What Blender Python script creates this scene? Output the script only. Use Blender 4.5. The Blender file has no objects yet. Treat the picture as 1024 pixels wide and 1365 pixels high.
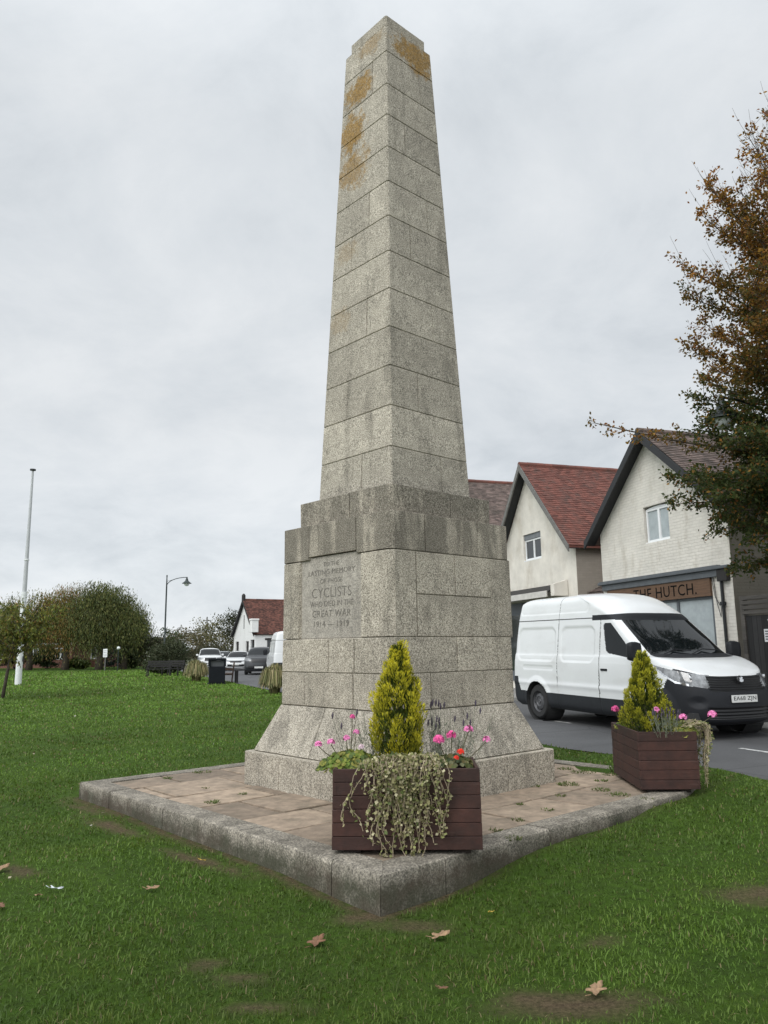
import bpy, bmesh, math, random
import numpy as np
from mathutils import Vector, Matrix
RAD = math.radians
rng = np.random.default_rng(11); random.seed(11)
S = bpy.context.scene; COL = S.collection

# ------------------------------------------------------------------ camera
F = 1025.0
CAM = np.array([0.0, -8.627, 1.405]); YAW, PIT, ROL = RAD(-.793), RAD(10.079), RAD(-.688)
_fw = np.array([math.sin(YAW)*math.cos(PIT), math.cos(YAW)*math.cos(PIT), math.sin(PIT)])
_rt = np.array([math.cos(YAW), -math.sin(YAW), 0.0]); _up = np.cross(_rt, _fw)
_r2 = math.cos(ROL)*_rt + math.sin(ROL)*_up; _u2 = -math.sin(ROL)*_rt + math.cos(ROL)*_up
def at(px, py, Y):
    """survey: the world point at depth Y seen in this direction"""
    r = _fw + _r2*(px-512)/F - _u2*(py-682.5)/F
    return CAM + r*(Y-CAM[1])/r[1]
cd = bpy.data.cameras.new('camera'); co = bpy.data.objects.new('camera', cd); COL.objects.link(co)
cd.sensor_fit = 'VERTICAL'; cd.sensor_height = 36; cd.sensor_width = 27; cd.lens = 36*F/1365
cd.clip_start = .05; cd.clip_end = 5000
m = Matrix.Identity(4)
for i in range(3):
    m[i][0] = _r2[i]; m[i][1] = _u2[i]; m[i][2] = -_fw[i]; m[i][3] = CAM[i]
co.matrix_world = m; S.camera = co

# ------------------------------------------------------------------ helpers
def tag(o, label=None, cat=None, group=None, kind=None):
    if label: o['label'] = label
    if cat: o['category'] = cat
    if group: o['group'] = group
    if kind: o['kind'] = kind
    return o
def empty(name, loc=(0,0,0), rz=0, label=None, cat=None, group=None):
    o = bpy.data.objects.new(name, None); COL.objects.link(o); o.empty_display_size = .2
    o.location = loc; o.rotation_euler = (0,0,rz)
    return tag(o, label, cat, group)
def copy_tree(o, parent=None, skip=()):
    c = o.copy(); COL.objects.link(c)
    if parent: c.parent = parent
    for ch in list(o.children):
        if not any(ch.name.startswith(s) for s in skip): copy_tree(ch, c, skip)
    return c

class MB:
    def __init__(s): s.v = []; s.f = []; s.mi = []; s.cur = 0
    def add(s, vs, fs):
        b = len(s.v); s.v += [tuple(map(float, v)) for v in vs]
        s.f += [tuple(i+b for i in f) for f in fs]; s.mi += [s.cur]*len(fs)
    def box(s, x0,x1,y0,y1,z0,z1, M=None):
        vs = [(x,y,z) for x in (x0,x1) for y in (y0,y1) for z in (z0,z1)]
        if M is not None: vs = [M @ Vector(v) for v in vs]
        s.add(vs, [(0,1,3,2),(4,6,7,5),(0,4,5,1),(2,3,7,6),(0,2,6,4),(1,5,7,3)])
    def bar(s, a, b, w, h=None, up=(0,0,1)):
        a = Vector(a); b = Vector(b); h = h or w; d = (b-a).normalized(); up = Vector(up)
        if abs(d.dot(up)) > .98: up = Vector((0,1,0))
        x = d.cross(up).normalized()*w/2; y = x.cross(d).normalized()*h/2
        vs = [p+sx*x+sy*y for p in (a,b) for sx,sy in ((-1,-1),(1,-1),(1,1),(-1,1))]
        s.add(vs, [(3,2,1,0),(4,5,6,7),(0,1,5,4),(1,2,6,5),(2,3,7,6),(3,0,4,7)])
    def tube(s, pts, rad, n=8, cap=True):
        pts = [Vector(p) for p in pts]; k = len(pts)
        if not hasattr(rad, '__len__'): rad = [rad]*k
        vs = []; ref = None
        for i,p in enumerate(pts):
            d = (pts[min(i+1,k-1)]-pts[max(i-1,0)])
            d = d.normalized() if d.length > 1e-9 else Vector((0,0,1))
            if ref is None: ref = d.orthogonal().normalized()
            ref = (ref - d*ref.dot(d)); ref = ref.normalized() if ref.length > 1e-6 else d.orthogonal().normalized()
            b2 = d.cross(ref)
            for j in range(n):
                a = 2*math.pi*j/n; vs.append(p + (ref*math.cos(a)+b2*math.sin(a))*rad[i])
        fs = [(i*n+j, i*n+(j+1)%n, (i+1)*n+(j+1)%n, (i+1)*n+j) for i in range(k-1) for j in range(n)]
        if cap: fs += [tuple(range(n-1,-1,-1)), tuple(range((k-1)*n, k*n))]
        s.add(vs, fs)
    def lathe(s, prof, c=(0,0,0), n=24, axis='z'):
        vs = []
        for r,z in prof:
            for j in range(n):
                a = 2*math.pi*j/n; x,y = r*math.cos(a), r*math.sin(a)
                vs.append((c[0]+x,c[1]+y,c[2]+z) if axis=='z' else (c[0]+x,c[1]+z,c[2]+y))
        k = len(prof)
        fs = [(i*n+j, i*n+(j+1)%n, (i+1)*n+(j+1)%n, (i+1)*n+j) for i in range(k-1) for j in range(n)]
        s.add(vs, fs)
    def prism(s, poly, y0, y1, axis='y'):
        """polygon in (x,z) pushed along y (or (x,y) along z)"""
        n = len(poly)
        g = (lambda p,t: (p[0],t,p[1])) if axis=='y' else ((lambda p,t: (p[0],p[1],t)) if axis=='z' else (lambda p,t: (t,p[0],p[1])))
        s.add([g(p,y0) for p in poly]+[g(p,y1) for p in poly],
              [tuple(range(n)), tuple(range(2*n-1,n-1,-1))]+[(i,i+n,(i+1)%n+n,(i+1)%n) for i in range(n)])
    def build(s, name, mat, parent=None, smooth=False, bevel=0, loc=None, fix=True, angle=None):
        me = bpy.data.meshes.new(name); me.from_pydata(s.v, [], s.f)
        mats = mat if isinstance(mat, (list,tuple)) else [mat]
        for q in mats: me.materials.append(q)
        if len(mats) > 1: me.polygons.foreach_set('material_index', s.mi)
        if fix:
            bm = bmesh.new(); bm.from_mesh(me); bmesh.ops.recalc_face_normals(bm, faces=bm.faces); bm.to_mesh(me); bm.free()
        if smooth: me.polygons.foreach_set('use_smooth', [True]*len(me.polygons))
        me.update()
        o = bpy.data.objects.new(name, me); COL.objects.link(o)
        if smooth and angle is not None:
            try: me.set_sharp_from_angle(angle=RAD(angle))
            except Exception: pass
        if parent: o.parent = parent
        if loc is not None: o.location = loc
        if bevel:
            b = o.modifiers.new('bevel','BEVEL'); b.width = bevel; b.segments = 2; b.limit_method = 'ANGLE'; b.angle_limit = RAD(35)
        return o

def np_mesh(name, V, Fq, mat, parent=None, col=None, smooth=False):
    V = np.asarray(V, np.float32); Fq = np.asarray(Fq, np.int32); n = len(Fq); k = Fq.shape[1]
    me = bpy.data.meshes.new(name); me.vertices.add(len(V)); me.vertices.foreach_set('co', V.ravel())
    me.loops.add(n*k); me.loops.foreach_set('vertex_index', Fq.ravel())
    me.polygons.add(n); me.polygons.foreach_set('loop_start', np.arange(0,n*k,k,dtype=np.int32))
    if smooth: me.polygons.foreach_set('use_smooth', np.ones(n,bool))
    me.update(calc_edges=True)
    if col is not None:
        a = me.attributes.new('Col','FLOAT_COLOR','POINT')
        c = np.ones((len(V),4),np.float32); c[:,:3] = col; a.data.foreach_set('color', c.ravel())
    for q in (mat if isinstance(mat,(list,tuple)) else [mat]): me.materials.append(q)
    o = bpy.data.objects.new(name, me); COL.objects.link(o)
    if parent: o.parent = parent
    return o
def unit(a): return a/np.maximum(np.linalg.norm(a,axis=-1,keepdims=True),1e-9)
def leaf_arrays(P, D, L, W, col, jit=1.0):
    """diamond leaves: P base, D direction, L length, W width"""
    n = len(P); D = unit(D); L = np.broadcast_to(L,(n,))[:,None]; W = np.broadcast_to(W,(n,))[:,None]
    sd = unit(np.cross(D, rng.normal(size=(n,3)))); nn = np.cross(D, sd)
    mid = P + D*L*.5 + nn*L*.06*rng.normal(size=(n,1))
    V = np.stack([P, mid+sd*W/2, P+D*L+nn*L*.1*rng.normal(size=(n,1)), mid-sd*W/2], 1).reshape(-1,3)
    Fq = np.arange(4*n).reshape(n,4)
    return V, Fq, np.repeat(col,4,axis=0)
def leaf_obj(name, P, D, L, W, col, mat, parent=None):
    V,Fq,c = leaf_arrays(np.asarray(P),np.asarray(D),L,W,np.asarray(col)); return np_mesh(name,V,Fq,mat,parent,c)
def palette(n, cols, w=None, var=.25):
    cols = np.array(cols); i = rng.choice(len(cols), n, p=w); return cols[i]*(1+var*(rng.random((n,1))*2-1))
def vnoise(P, scale, seed=0):
    """cheap smooth noise in 0..1 from summed sines"""
    r = np.random.default_rng(seed); P = np.asarray(P)*scale; o = 0
    for k in range(6):
        w = r.normal(size=P.shape[-1]); w = w/np.linalg.norm(w)*(1+.5*k); o = o + np.sin(P@w + r.random()*6.28 + 1.7*np.sin(P@np.roll(w,1)*.6))/(1+.35*k)
    return np.clip(.5+o*.17,0,1)

# ------------------------------------------------------------------ materials
def nd(nt, typ, ins=None, **props):
    n = nt.nodes.new(typ)
    for k,v in props.items(): setattr(n,k,v)
    for k,v in (ins or {}).items():
        s = n.inputs[k]
        if isinstance(v, bpy.types.NodeSocket): nt.links.new(v, s)
        else: s.default_value = v
    return n
def c4(c): return (c[0],c[1],c[2],1)
def new_mat(name):
    m = bpy.data.materials.new(name); m.use_nodes = True; nt = m.node_tree
    b = nt.nodes['Principled BSDF']; return m, nt, b
def mth(nt, op, a, b=0.0, clamp=False):
    n = nd(nt,'ShaderNodeMath',operation=op,use_clamp=clamp)
    for i,v in enumerate((a,b)):
        if isinstance(v,bpy.types.NodeSocket): nt.links.new(v,n.inputs[i])
        else: n.inputs[i].default_value = v
    return n.outputs[0]
def mixc(nt, f, a, b, mode='MIX'):
    n = nd(nt,'ShaderNodeMix',data_type='RGBA',blend_type=mode)
    for i,v in ((0,f),(6,a),(7,b)):
        if isinstance(v,bpy.types.NodeSocket): nt.links.new(v,n.inputs[i])
        else: n.inputs[i].default_value = v if i==0 else (c4(v) if len(v)==3 else v)
    return n.outputs[2]
def ramp(nt, f, stops):
    n = nd(nt,'ShaderNodeValToRGB'); nt.links.new(f,n.inputs[0]); e = n.color_ramp.elements
    while len(e) < len(stops): e.new(.5)
    for q,(p,c) in zip(e,stops): q.position = p; q.color = c4(c) if hasattr(c,'__len__') else (c,c,c,1)
    return n.outputs[0]
def maprange(nt, f, a,b,c,d): return nd(nt,'ShaderNodeMapRange',{0:f,1:a,2:b,3:c,4:d}).outputs[0]
def objco(nt): return nd(nt,'ShaderNodeTexCoord').outputs['Object']
def noise(nt, vec, scale, detail=3, rough=.55, dist=0): 
    return nd(nt,'ShaderNodeTexNoise',{'Vector':vec,'Scale':scale,'Detail':detail,'Roughness':rough,'Distortion':dist}).outputs[0]
def scalevec(nt, vec, s): return nd(nt,'ShaderNodeVectorMath',{0:vec,1:s},operation='MULTIPLY').outputs[0]
def bump(nt, b, h, strength, dist=.01):
    n = nd(nt,'ShaderNodeBump',{'Height':h,'Strength':strength,'Distance':dist}); nt.links.new(n.outputs[0], b.inputs['Normal'])
def simple(name, col, rough=.6, metal=0, var=.12, scale=6, bmp=0, bscale=40, island=0, spec=.5, coat=0, dirt=None):
    m,nt,b = new_mat(name); v = objco(nt)
    f = maprange(nt, noise(nt,v,scale,5,.6), .3,.7,1-var,1+var)
    if island:
        g = nd(nt,'ShaderNodeNewGeometry').outputs['Random Per Island']; f = mth(nt,'MULTIPLY',f,maprange(nt,g,0,1,1-island,1+island))
    c = nd(nt,'ShaderNodeVectorMath',{0:col,'Scale':f},operation='SCALE').outputs[0]
    if dirt:
        d = ramp(nt, noise(nt,scalevec(nt,v,dirt[2]),1,6,.65), [(dirt[3],0),(min(1,dirt[3]+.2),1)]); d = mth(nt,'MULTIPLY',d,dirt[1]); c = mixc(nt,d,c,dirt[0])
    nt.links.new(c,b.inputs['Base Color'])
    b.inputs['Roughness'].default_value = rough; b.inputs['Metallic'].default_value = metal
    b.inputs['Specular IOR Level'].default_value = spec; b.inputs['Coat Weight'].default_value = coat
    if bmp: bump(nt,b,noise(nt,v,bscale,4,.6),bmp)
    return m
def granite(name, stain=.0, tint=(1,1,1), lichen=(), fine=92, spread=1.0, grime=False):
    m,nt,b = new_mat(name); v = objco(nt); g = nd(nt,'ShaderNodeNewGeometry').outputs['Random Per Island']
    n1 = noise(nt,v,fine,2,.75)
    T = lambda c: tuple(.335+(x*t-.335)*spread for x,t in zip(c,tint))
    c = ramp(nt,n1,[(.34,T((.085,.08,.07))),(.44,T((.275,.25,.212))),(.53,T((.40,.368,.312))),(.66,T((.64,.60,.53)))])
    n2 = noise(nt,v,9,6,.7); f = mth(nt,'MULTIPLY',maprange(nt,g,0,1,.86,1.10),maprange(nt,n2,.3,.7,.8,1.15))
    f = mth(nt,'MULTIPLY',f,maprange(nt,noise(nt,v,1.3,3),.3,.7,.86,1.1))
    c = nd(nt,'ShaderNodeVectorMath',{0:c,'Scale':f},operation='SCALE').outputs[0]
    st = noise(nt,scalevec(nt,v,(4.0,4.0,.9)),1.25,7,.68,.3)
    s2 = mth(nt,'MULTIPLY',ramp(nt,st,[(.56-.22*stain,0),(.70-.22*stain,1)]),min(1,.5+.35*stain))
    s2 = mth(nt,'MULTIPLY',s2,maprange(nt,n1,.35,.6,1.0,.55))
    c = mixc(nt,s2,c,(.075,.068,.055))
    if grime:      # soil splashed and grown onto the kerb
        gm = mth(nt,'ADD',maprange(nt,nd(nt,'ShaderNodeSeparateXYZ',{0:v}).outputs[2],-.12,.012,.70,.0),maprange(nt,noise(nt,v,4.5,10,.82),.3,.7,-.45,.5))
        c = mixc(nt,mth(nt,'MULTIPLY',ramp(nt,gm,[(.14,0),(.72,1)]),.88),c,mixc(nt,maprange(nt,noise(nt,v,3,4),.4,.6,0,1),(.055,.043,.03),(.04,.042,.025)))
    for (cx,cy,cz,rx,ry,rz,am) in lichen:
        d = nd(nt,'ShaderNodeVectorMath',{0:nd(nt,'ShaderNodeVectorMath',{0:v,1:(cx,cy,cz)},operation='SUBTRACT').outputs[0],1:(1/rx,1/ry,1/rz)},operation='MULTIPLY').outputs[0]
        ln = nd(nt,'ShaderNodeVectorMath',{0:d},operation='LENGTH').outputs['Value']
        e = mth(nt,'ADD',maprange(nt,ln,.35,1.2,.75,0),maprange(nt,noise(nt,v,8,9,.8),.3,.7,-.55,.55))
        e = mth(nt,'MULTIPLY',ramp(nt,e,[(.22,0),(.52,1)]),am)
        e = mth(nt,'MULTIPLY',mth(nt,'MULTIPLY',e,maprange(nt,n1,.42,.66,1.0,.6)),maprange(nt,ln,1.0,1.5,1,0))
        c = mixc(nt,e,c,mixc(nt,maprange(nt,noise(nt,v,30,4),.35,.65,0,1),(.16,.092,.02),(.33,.19,.045)))
    nt.links.new(c,b.inputs['Base Color']); b.inputs['Roughness'].default_value = .9; b.inputs['Specular IOR Level'].default_value = .25
    bump(nt,b,mth(nt,'ADD',n1,mth(nt,'MULTIPLY',n2,1.5)),.35,.012)
    return m
def foliage(name, trans=.25, rough=.6):
    m,nt,b = new_mat(name); a = nd(nt,'ShaderNodeAttribute',attribute_name='Col').outputs['Color']
    nt.links.new(a,b.inputs['Base Color']); b.inputs['Roughness'].default_value = rough; b.inputs['Specular IOR Level'].default_value = .3
    t = nd(nt,'ShaderNodeBsdfTranslucent',{'Color':a}); mx = nd(nt,'ShaderNodeMixShader',{0:trans,1:b.outputs[0],2:t.outputs[0]})
    nt.links.new(mx.outputs[0],nt.nodes['Material Output'].inputs[0]); return m
def brick_paint(name, col, bw=.225, bh=.075, strength=.5, mort=None, col2=None, var=.1, dirt=None):
    m,nt,b = new_mat(name); v = objco(nt)
    sx = nd(nt,'ShaderNodeSeparateXYZ',{0:v}); cx = nd(nt,'ShaderNodeCombineXYZ',{0:mth(nt,'ADD',sx.outputs[0],sx.outputs[1]),1:sx.outputs[2]}).outputs[0]
    wob = nd(nt,'ShaderNodeVectorMath',{0:cx,1:scalevec(nt,nd(nt,'ShaderNodeTexNoise',{'Vector':v,'Scale':9.0}).outputs[1],(.02,.02,0))},operation='ADD').outputs[0]
    t = nd(nt,'ShaderNodeTexBrick',{'Vector':wob,'Color1':c4(col),'Color2':c4(col2 or tuple(x*.93 for x in col)),'Mortar':c4(mort or tuple(x*.9 for x in col)),'Scale':1.0,'Mortar Size':.008,'Mortar Smooth':.5,'Bias':0.0,'Brick Width':bw,'Row Height':bh})
    f = maprange(nt,noise(nt,v,1.2,6,.65),.3,.7,1-var,1+var)
    c = nd(nt,'ShaderNodeVectorMath',{0:t.outputs[0],'Scale':f},operation='SCALE').outputs[0]
    if dirt:
        d = ramp(nt,noise(nt,scalevec(nt,v,(2.6,2.6,.8)),1.2,8,.72),[(.52,0),(.75,1)]); c = mixc(nt,mth(nt,'MULTIPLY',d,dirt[1]),c,dirt[0])
    nt.links.new(c,b.inputs['Base Color']); b.inputs['Roughness'].default_value = .85; b.inputs['Specular IOR Level'].default_value = .25
    h = mth(nt,'ADD',mth(nt,'SUBTRACT',1.0,t.outputs[1]),mth(nt,'MULTIPLY',noise(nt,v,14,4),.9)); bump(nt,b,h,strength,.012)
    return m
def planks(name, col, axis, w, gap=.08, rough=.75, var=.25):
    """timber with board lines along one axis"""
    m,nt,b = new_mat(name); v = objco(nt); sp = nd(nt,'ShaderNodeSeparateXYZ',{0:v}).outputs[axis]
    u = mth(nt,'DIVIDE',sp,w); fr = mth(nt,'FRACT',u); fl = mth(nt,'FLOOR',u)
    r = nd(nt,'ShaderNodeTexWhiteNoise',{'W':fl},noise_dimensions='1D').outputs[0]
    g = noise(nt,scalevec(nt,v,(3,3,40) if axis==2 else (40,40,3)),1.5,5,.65)
    f = mth(nt,'MULTIPLY',maprange(nt,r,0,1,1-var,1+var),maprange(nt,g,.3,.7,.7,1.35))
    c = nd(nt,'ShaderNodeVectorMath',{0:col,'Scale':f},operation='SCALE').outputs[0]
    e = mth(nt,'LESS_THAN',fr,gap); c = mixc(nt,e,c,tuple(x*.15 for x in col))
    nt.links.new(c,b.inputs['Base Color']); b.inputs['Roughness'].default_value = rough
    bump(nt,b,mth(nt,'ADD',mth(nt,'MULTIPLY',mth(nt,'SUBTRACT',1.0,e),2.0),g),.4,.006); return m

# ------------------------------------------------------------------ sky and light
w = bpy.data.worlds.new("World"); S.world = w; w.use_nodes = True; nt = w.node_tree; bg = nt.nodes['Background']
SUN_EL, SUN_AZ = RAD(42), RAD(214)      # compass style: clockwise from +Y
sky = nd(nt,'ShaderNodeTexSky',sky_type='NISHITA',sun_disc=False,sun_elevation=SUN_EL,sun_rotation=SUN_AZ)
dirv = nd(nt,'ShaderNodeTexCoord').outputs['Generated']; sp = nd(nt,'ShaderNodeSeparateXYZ',{0:dirv})
zz = mth(nt,'ADD',mth(nt,'MAXIMUM',sp.outputs[2],0.0),.34)
cp = nd(nt,'ShaderNodeCombineXYZ',{0:mth(nt,'DIVIDE',sp.outputs[0],zz),1:mth(nt,'DIVIDE',sp.outputs[1],zz),2:3.1}).outputs[0]
cl = mth(nt,'ADD',mth(nt,'MULTIPLY',noise(nt,cp,2.8,9,.62,.3),.55),mth(nt,'MULTIPLY',noise(nt,cp,.95,4,.5,.3),.45))
cc = ramp(nt,cl,[(.37,(5.55,5.95,6.3)),(.50,(6.85,7.2,7.5)),(.63,(7.85,8.1,8.3))])
el = ramp(nt,sp.outputs[2],[(0.0,1.12),(.10,1.06),(.28,.95),(.60,.98),(1.0,1.55)])
cc = nd(nt,'ShaderNodeMix',{0:1.0,6:cc,7:el},data_type='RGBA',blend_type='MULTIPLY').outputs[2]
# the cloud deck is thinner towards the hidden sun
sd = (math.sin(SUN_AZ)*math.cos(SUN_EL), math.cos(SUN_AZ)*math.cos(SUN_EL), math.sin(SUN_EL))
dt = nd(nt,'ShaderNodeVectorMath',{0:dirv,1:sd},operation='DOT_PRODUCT').outputs['Value']
br = maprange(nt,dt,.40,1.0,1.0,2.7)
cc = nd(nt,'ShaderNodeVectorMath',{0:cc,'Scale':br},operation='SCALE').outputs[0]
tot = mixc(nt,.94,sky.outputs[0],cc); nt.links.new(tot,bg.inputs[0]); bg.inputs[1].default_value = .1
sl = bpy.data.lights.new('sun','SUN'); so = bpy.data.objects.new('sun',sl); COL.objects.link(so)
sl.energy = 1.0; sl.angle = RAD(35); sl.color = (1,.96,.9)
so.rotation_euler = Vector(sd).to_track_quat('Z','Y').to_euler(); so.location = (-20,-20,30)
S.view_settings.view_transform = 'Standard'; S.view_settings.look = 'None'; S.view_settings.gamma = 1; S.view_settings.exposure = .14
S.cycles.max_bounces = 6; S.cycles.transparent_max_bounces = 4
try: S.cycles.use_denoising = True
except Exception: pass

# ------------------------------------------------------------------ terrain
CTRL = np.array([(.1,-3.6,-.235),(-1.7,-1.9,-.185),(-3.5,0,-.165),(-2,2.2,-.06),(0,3.5,-.05),(1.8,-1.85,-.11),(2.7,-.8,-.06),(3.47,.02,.035),(3.15,-.32,.03),(2.98,-.50,.012),(3.2,.22,.02),(3.9,0,-.035),(0,-8.6,-.28),(2.3,3.2,-.055),
    (4,-4,-.13),(5,-7,-.2),(-4,-6,-.28),(-8,-2,-.2),(-18,29,-.1),(-24,50,-.1),(-8,27,-.1),(-40,20,-.1),(-6,10,-.1),(0,10,-.06),(-60,60,-.1)])
def gz(x, y):
    x = np.asarray(x,float); y = np.asarray(y,float)
    d2 = (x[...,None]-CTRL[:,0])**2+(y[...,None]-CTRL[:,1])**2+.04; wt = 1/d2**1.5
    return (wt*CTRL[:,2]).sum(-1)/wt.sum(-1)
def edge(y):
    y = np.asarray(y,float); return np.where(y<-3, 5.464-.36*(y+3), np.where(y<3.21, 2.34-.503*(y-3.21), 2.34-.40*(y-3.21)))
MR0 = RAD(43.0)
def on_lawn(px, py, z=-.22):
    r = _fw+_r2*(px-512)/F-_u2*(py-682.5)/F; p = CAM+r*(z-CAM[2])/r[2]; return float(p[0]),float(p[1])
BARE = [(*on_lawn(px,py,z),rx,ry) for px,py,z,rx,ry in ((545,1232,-.22,.20,.09),(480,1222,-.22,.16,.07),(770,1340,-.2,.34,.13),(700,1335,-.22,.12,.08),(1005,1197,-.14,.30,.16),(320,1315,-.25,.15,.07),(268,1297,-.25,.10,.07),(800,1250,-.18,.10,.06),(590,1316,-.22,.06,.04),(30,1175,-.25,.2,.09),(350,1355,-.25,.16,.06))]
BARE += [(-1.55,-2.35,.5,.08),(-2.6,-1.25,.5,.09),(-3.2,-.42,.45,.09)]
def bare(x, y):
    b = np.zeros_like(x)
    nz = vnoise(np.stack([x,y],-1),9,3); n2 = vnoise(np.stack([x,y],-1),28,5)
    for cx,cy,rx,ry in BARE:
        a = 0
        if cx < 0 and cy > -3: a = -.75
        rx *= 1.35; ry *= 1.35
        X = (x-cx)*math.cos(a)+(y-cy)*math.sin(a); Y = -(x-cx)*math.sin(a)+(y-cy)*math.cos(a)
        d = np.sqrt((X/rx)**2+(Y/ry)**2); b = np.maximum(b, np.clip(1.45-d-.7*nz-.35*n2+.2,0,1))
    c,s_ = math.cos(-MR0),math.sin(-MR0); u = np.abs(x*c-y*s_)-2.47; v_ = np.abs(x*s_+y*c)-2.47; d = np.maximum(u,v_); lf = np.clip((.9-x)/.6,.25,1)
    b = np.maximum(b, np.where(d>-.02, np.clip(1.25-d/(.05+.14*nz)-.3*n2,0,1)*lf, 0)*np.clip((1.5-y)/1,0,1))
    return b
m_lawn,nt,b = new_mat('lawn_turf'); v = objco(nt)
n1 = noise(nt,v,1.1,6,.65); n2 = noise(nt,v,16,5,.7)
gc = mixc(nt,maprange(nt,n1,.3,.7,0,1),(.045,.095,.011),(.075,.135,.017)); gc = mixc(nt,maprange(nt,n2,.35,.65,0,.8),gc,(.035,.055,.012))
soil = mixc(nt,maprange(nt,noise(nt,v,45,8,.8),.35,.65,0,1),(.035,.026,.016),(.19,.14,.085))
ba = nd(nt,'ShaderNodeAttribute',attribute_name='bare').outputs['Fac']
nt.links.new(mixc(nt,ba,gc,soil),b.inputs['Base Color']); b.inputs['Roughness'].default_value = .95; b.inputs['Specular IOR Level'].default_value = .1
bump(nt,b,noise(nt,v,45,7,.8),.9,.03)
def dens_axis(segs):
    out = []
    for a,bb,st in segs: out += list(np.arange(a,bb,st))
    return np.array(out+[segs[-1][1]])
ys = dens_axis([(-30,-9,1.5),(-9,4,.09),(4,14,.5),(14,74,2)])
tx = dens_axis([(-95,-20,5),(-20,-6,.6),(-6,5.0,.09)])      # columns; the last ones are squeezed onto the road edge
VV = []; nx = 0
for y in ys:
    e = float(edge(y)); k = tx - tx[-1]           # distance left of the edge
    VV.append(np.stack([e + k*1.0, np.full(len(tx),y)],-1))
VV = np.array(VV); X = VV[...,0]; Y = VV[...,1]
Z = gz(X,Y) + .012*(vnoise(np.stack([X,Y],-1),3,9)-.5)
ny,nx = X.shape
V = np.stack([X,Y,Z],-1).reshape(-1,3); idx = np.arange(ny*nx).reshape(ny,nx)
Fq = np.stack([idx[:-1,:-1],idx[:-1,1:],idx[1:,1:],idx[1:,:-1]],-1).reshape(-1,4)
lawn = np_mesh('lawn',V,Fq,m_lawn,smooth=True); tag(lawn,kind='structure')
a = lawn.data.attributes.new('bare','FLOAT','POINT'); a.data.foreach_set('value', bare(X.ravel(),Y.ravel()).astype(np.float32))

def sheet(name, poly, mat, z=None):
    mb = MB(); mb.add([(x,y,(z if z is not None else 0)) for x,y in poly],[tuple(range(len(poly)))]); o = mb.build(name,mat); tag(o,kind='structure'); return o
m_ground = simple('rough_ground',(.06,.075,.03),.95,var=.3,scale=.3)
sheet('ground',[(-2500,-2500),(2500,-2500),(2500,2500),(-2500,2500)],m_ground,-.45)
# asphalt
m_road,nt,b = new_mat('asphalt'); v = objco(nt)
nn = noise(nt,v,120,3,.8); c = ramp(nt,nn,[(.3,(.045,.045,.047)),(.55,(.085,.085,.087)),(.75,(.18,.18,.18))])
c = nd(nt,'ShaderNodeVectorMath',{0:c,'Scale':maprange(nt,noise(nt,v,.7,6,.6),.3,.7,.78,1.2)},operation='SCALE').outputs[0]
cr = nd(nt,'ShaderNodeTexVoronoi',{'Vector':v,'Scale':.45},feature='DISTANCE_TO_EDGE').outputs[0]
c = mixc(nt,mth(nt,'MULTIPLY',mth(nt,'LESS_THAN',cr,.006),.5),c,(.03,.03,.03))
nt.links.new(c,b.inputs['Base Color']); b.inputs['Roughness'].default_value = .8; bump(nt,b,nn,.4,.006)
E1 = np.array([-.3162,.9487]); NA = np.array([.9487,.3162]); FR = np.array([7.54,8.70])   # house front line
def hl(d, off=0): p = FR + E1*d + NA*off; return (float(p[0]),float(p[1]))
ROADZ = -.075
mb = MB(); ry = [-30,-20,-10,-3,0,3.21,10,20,45,80]
def far_x(y): return 7.54-2.3*.9487-(y-(8.70-2.3*.3162))*.3333
for ya,yb in zip(ry[:-1],ry[1:]): mb.add([(float(edge(ya))-.02,ya,ROADZ),(far_x(ya),ya,ROADZ),(far_x(yb),yb,ROADZ),(float(edge(yb))-.02,yb,ROADZ)],[(0,1,2,3)])
tag(mb.build('road',m_road),kind='structure')
m_slab = simple('pavement_slab',(.24,.23,.215),.9,var=.15,scale=3,bmp=.2,bscale=60,dirt=((.09,.09,.08),.5,(1.5,1.5,1.5),.5))
mb = MB(); mb.add([(*hl(d,o),z) for d,o,z in ((-42,-2.26,.0),(85,-2.26,.0),(85,3,.0),(-42,3,.0))],[(0,1,2,3)])
tag(mb.build('pavement',m_slab),kind='structure')
m_conc = simple('kerb_concrete',(.2,.195,.18),.9,var=.2,scale=5,bmp=.3,bscale=70)
mb = MB()
for k in range(-20,70):
    a0 = k*.92; p = [hl(a0,-2.40),hl(a0+.91,-2.40),hl(a0+.91,-2.26),hl(a0,-2.26)]
    mb.prism(p,-.3,.003,'z')
tag(mb.build('kerb',m_conc,bevel=.012),kind='structure')
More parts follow.
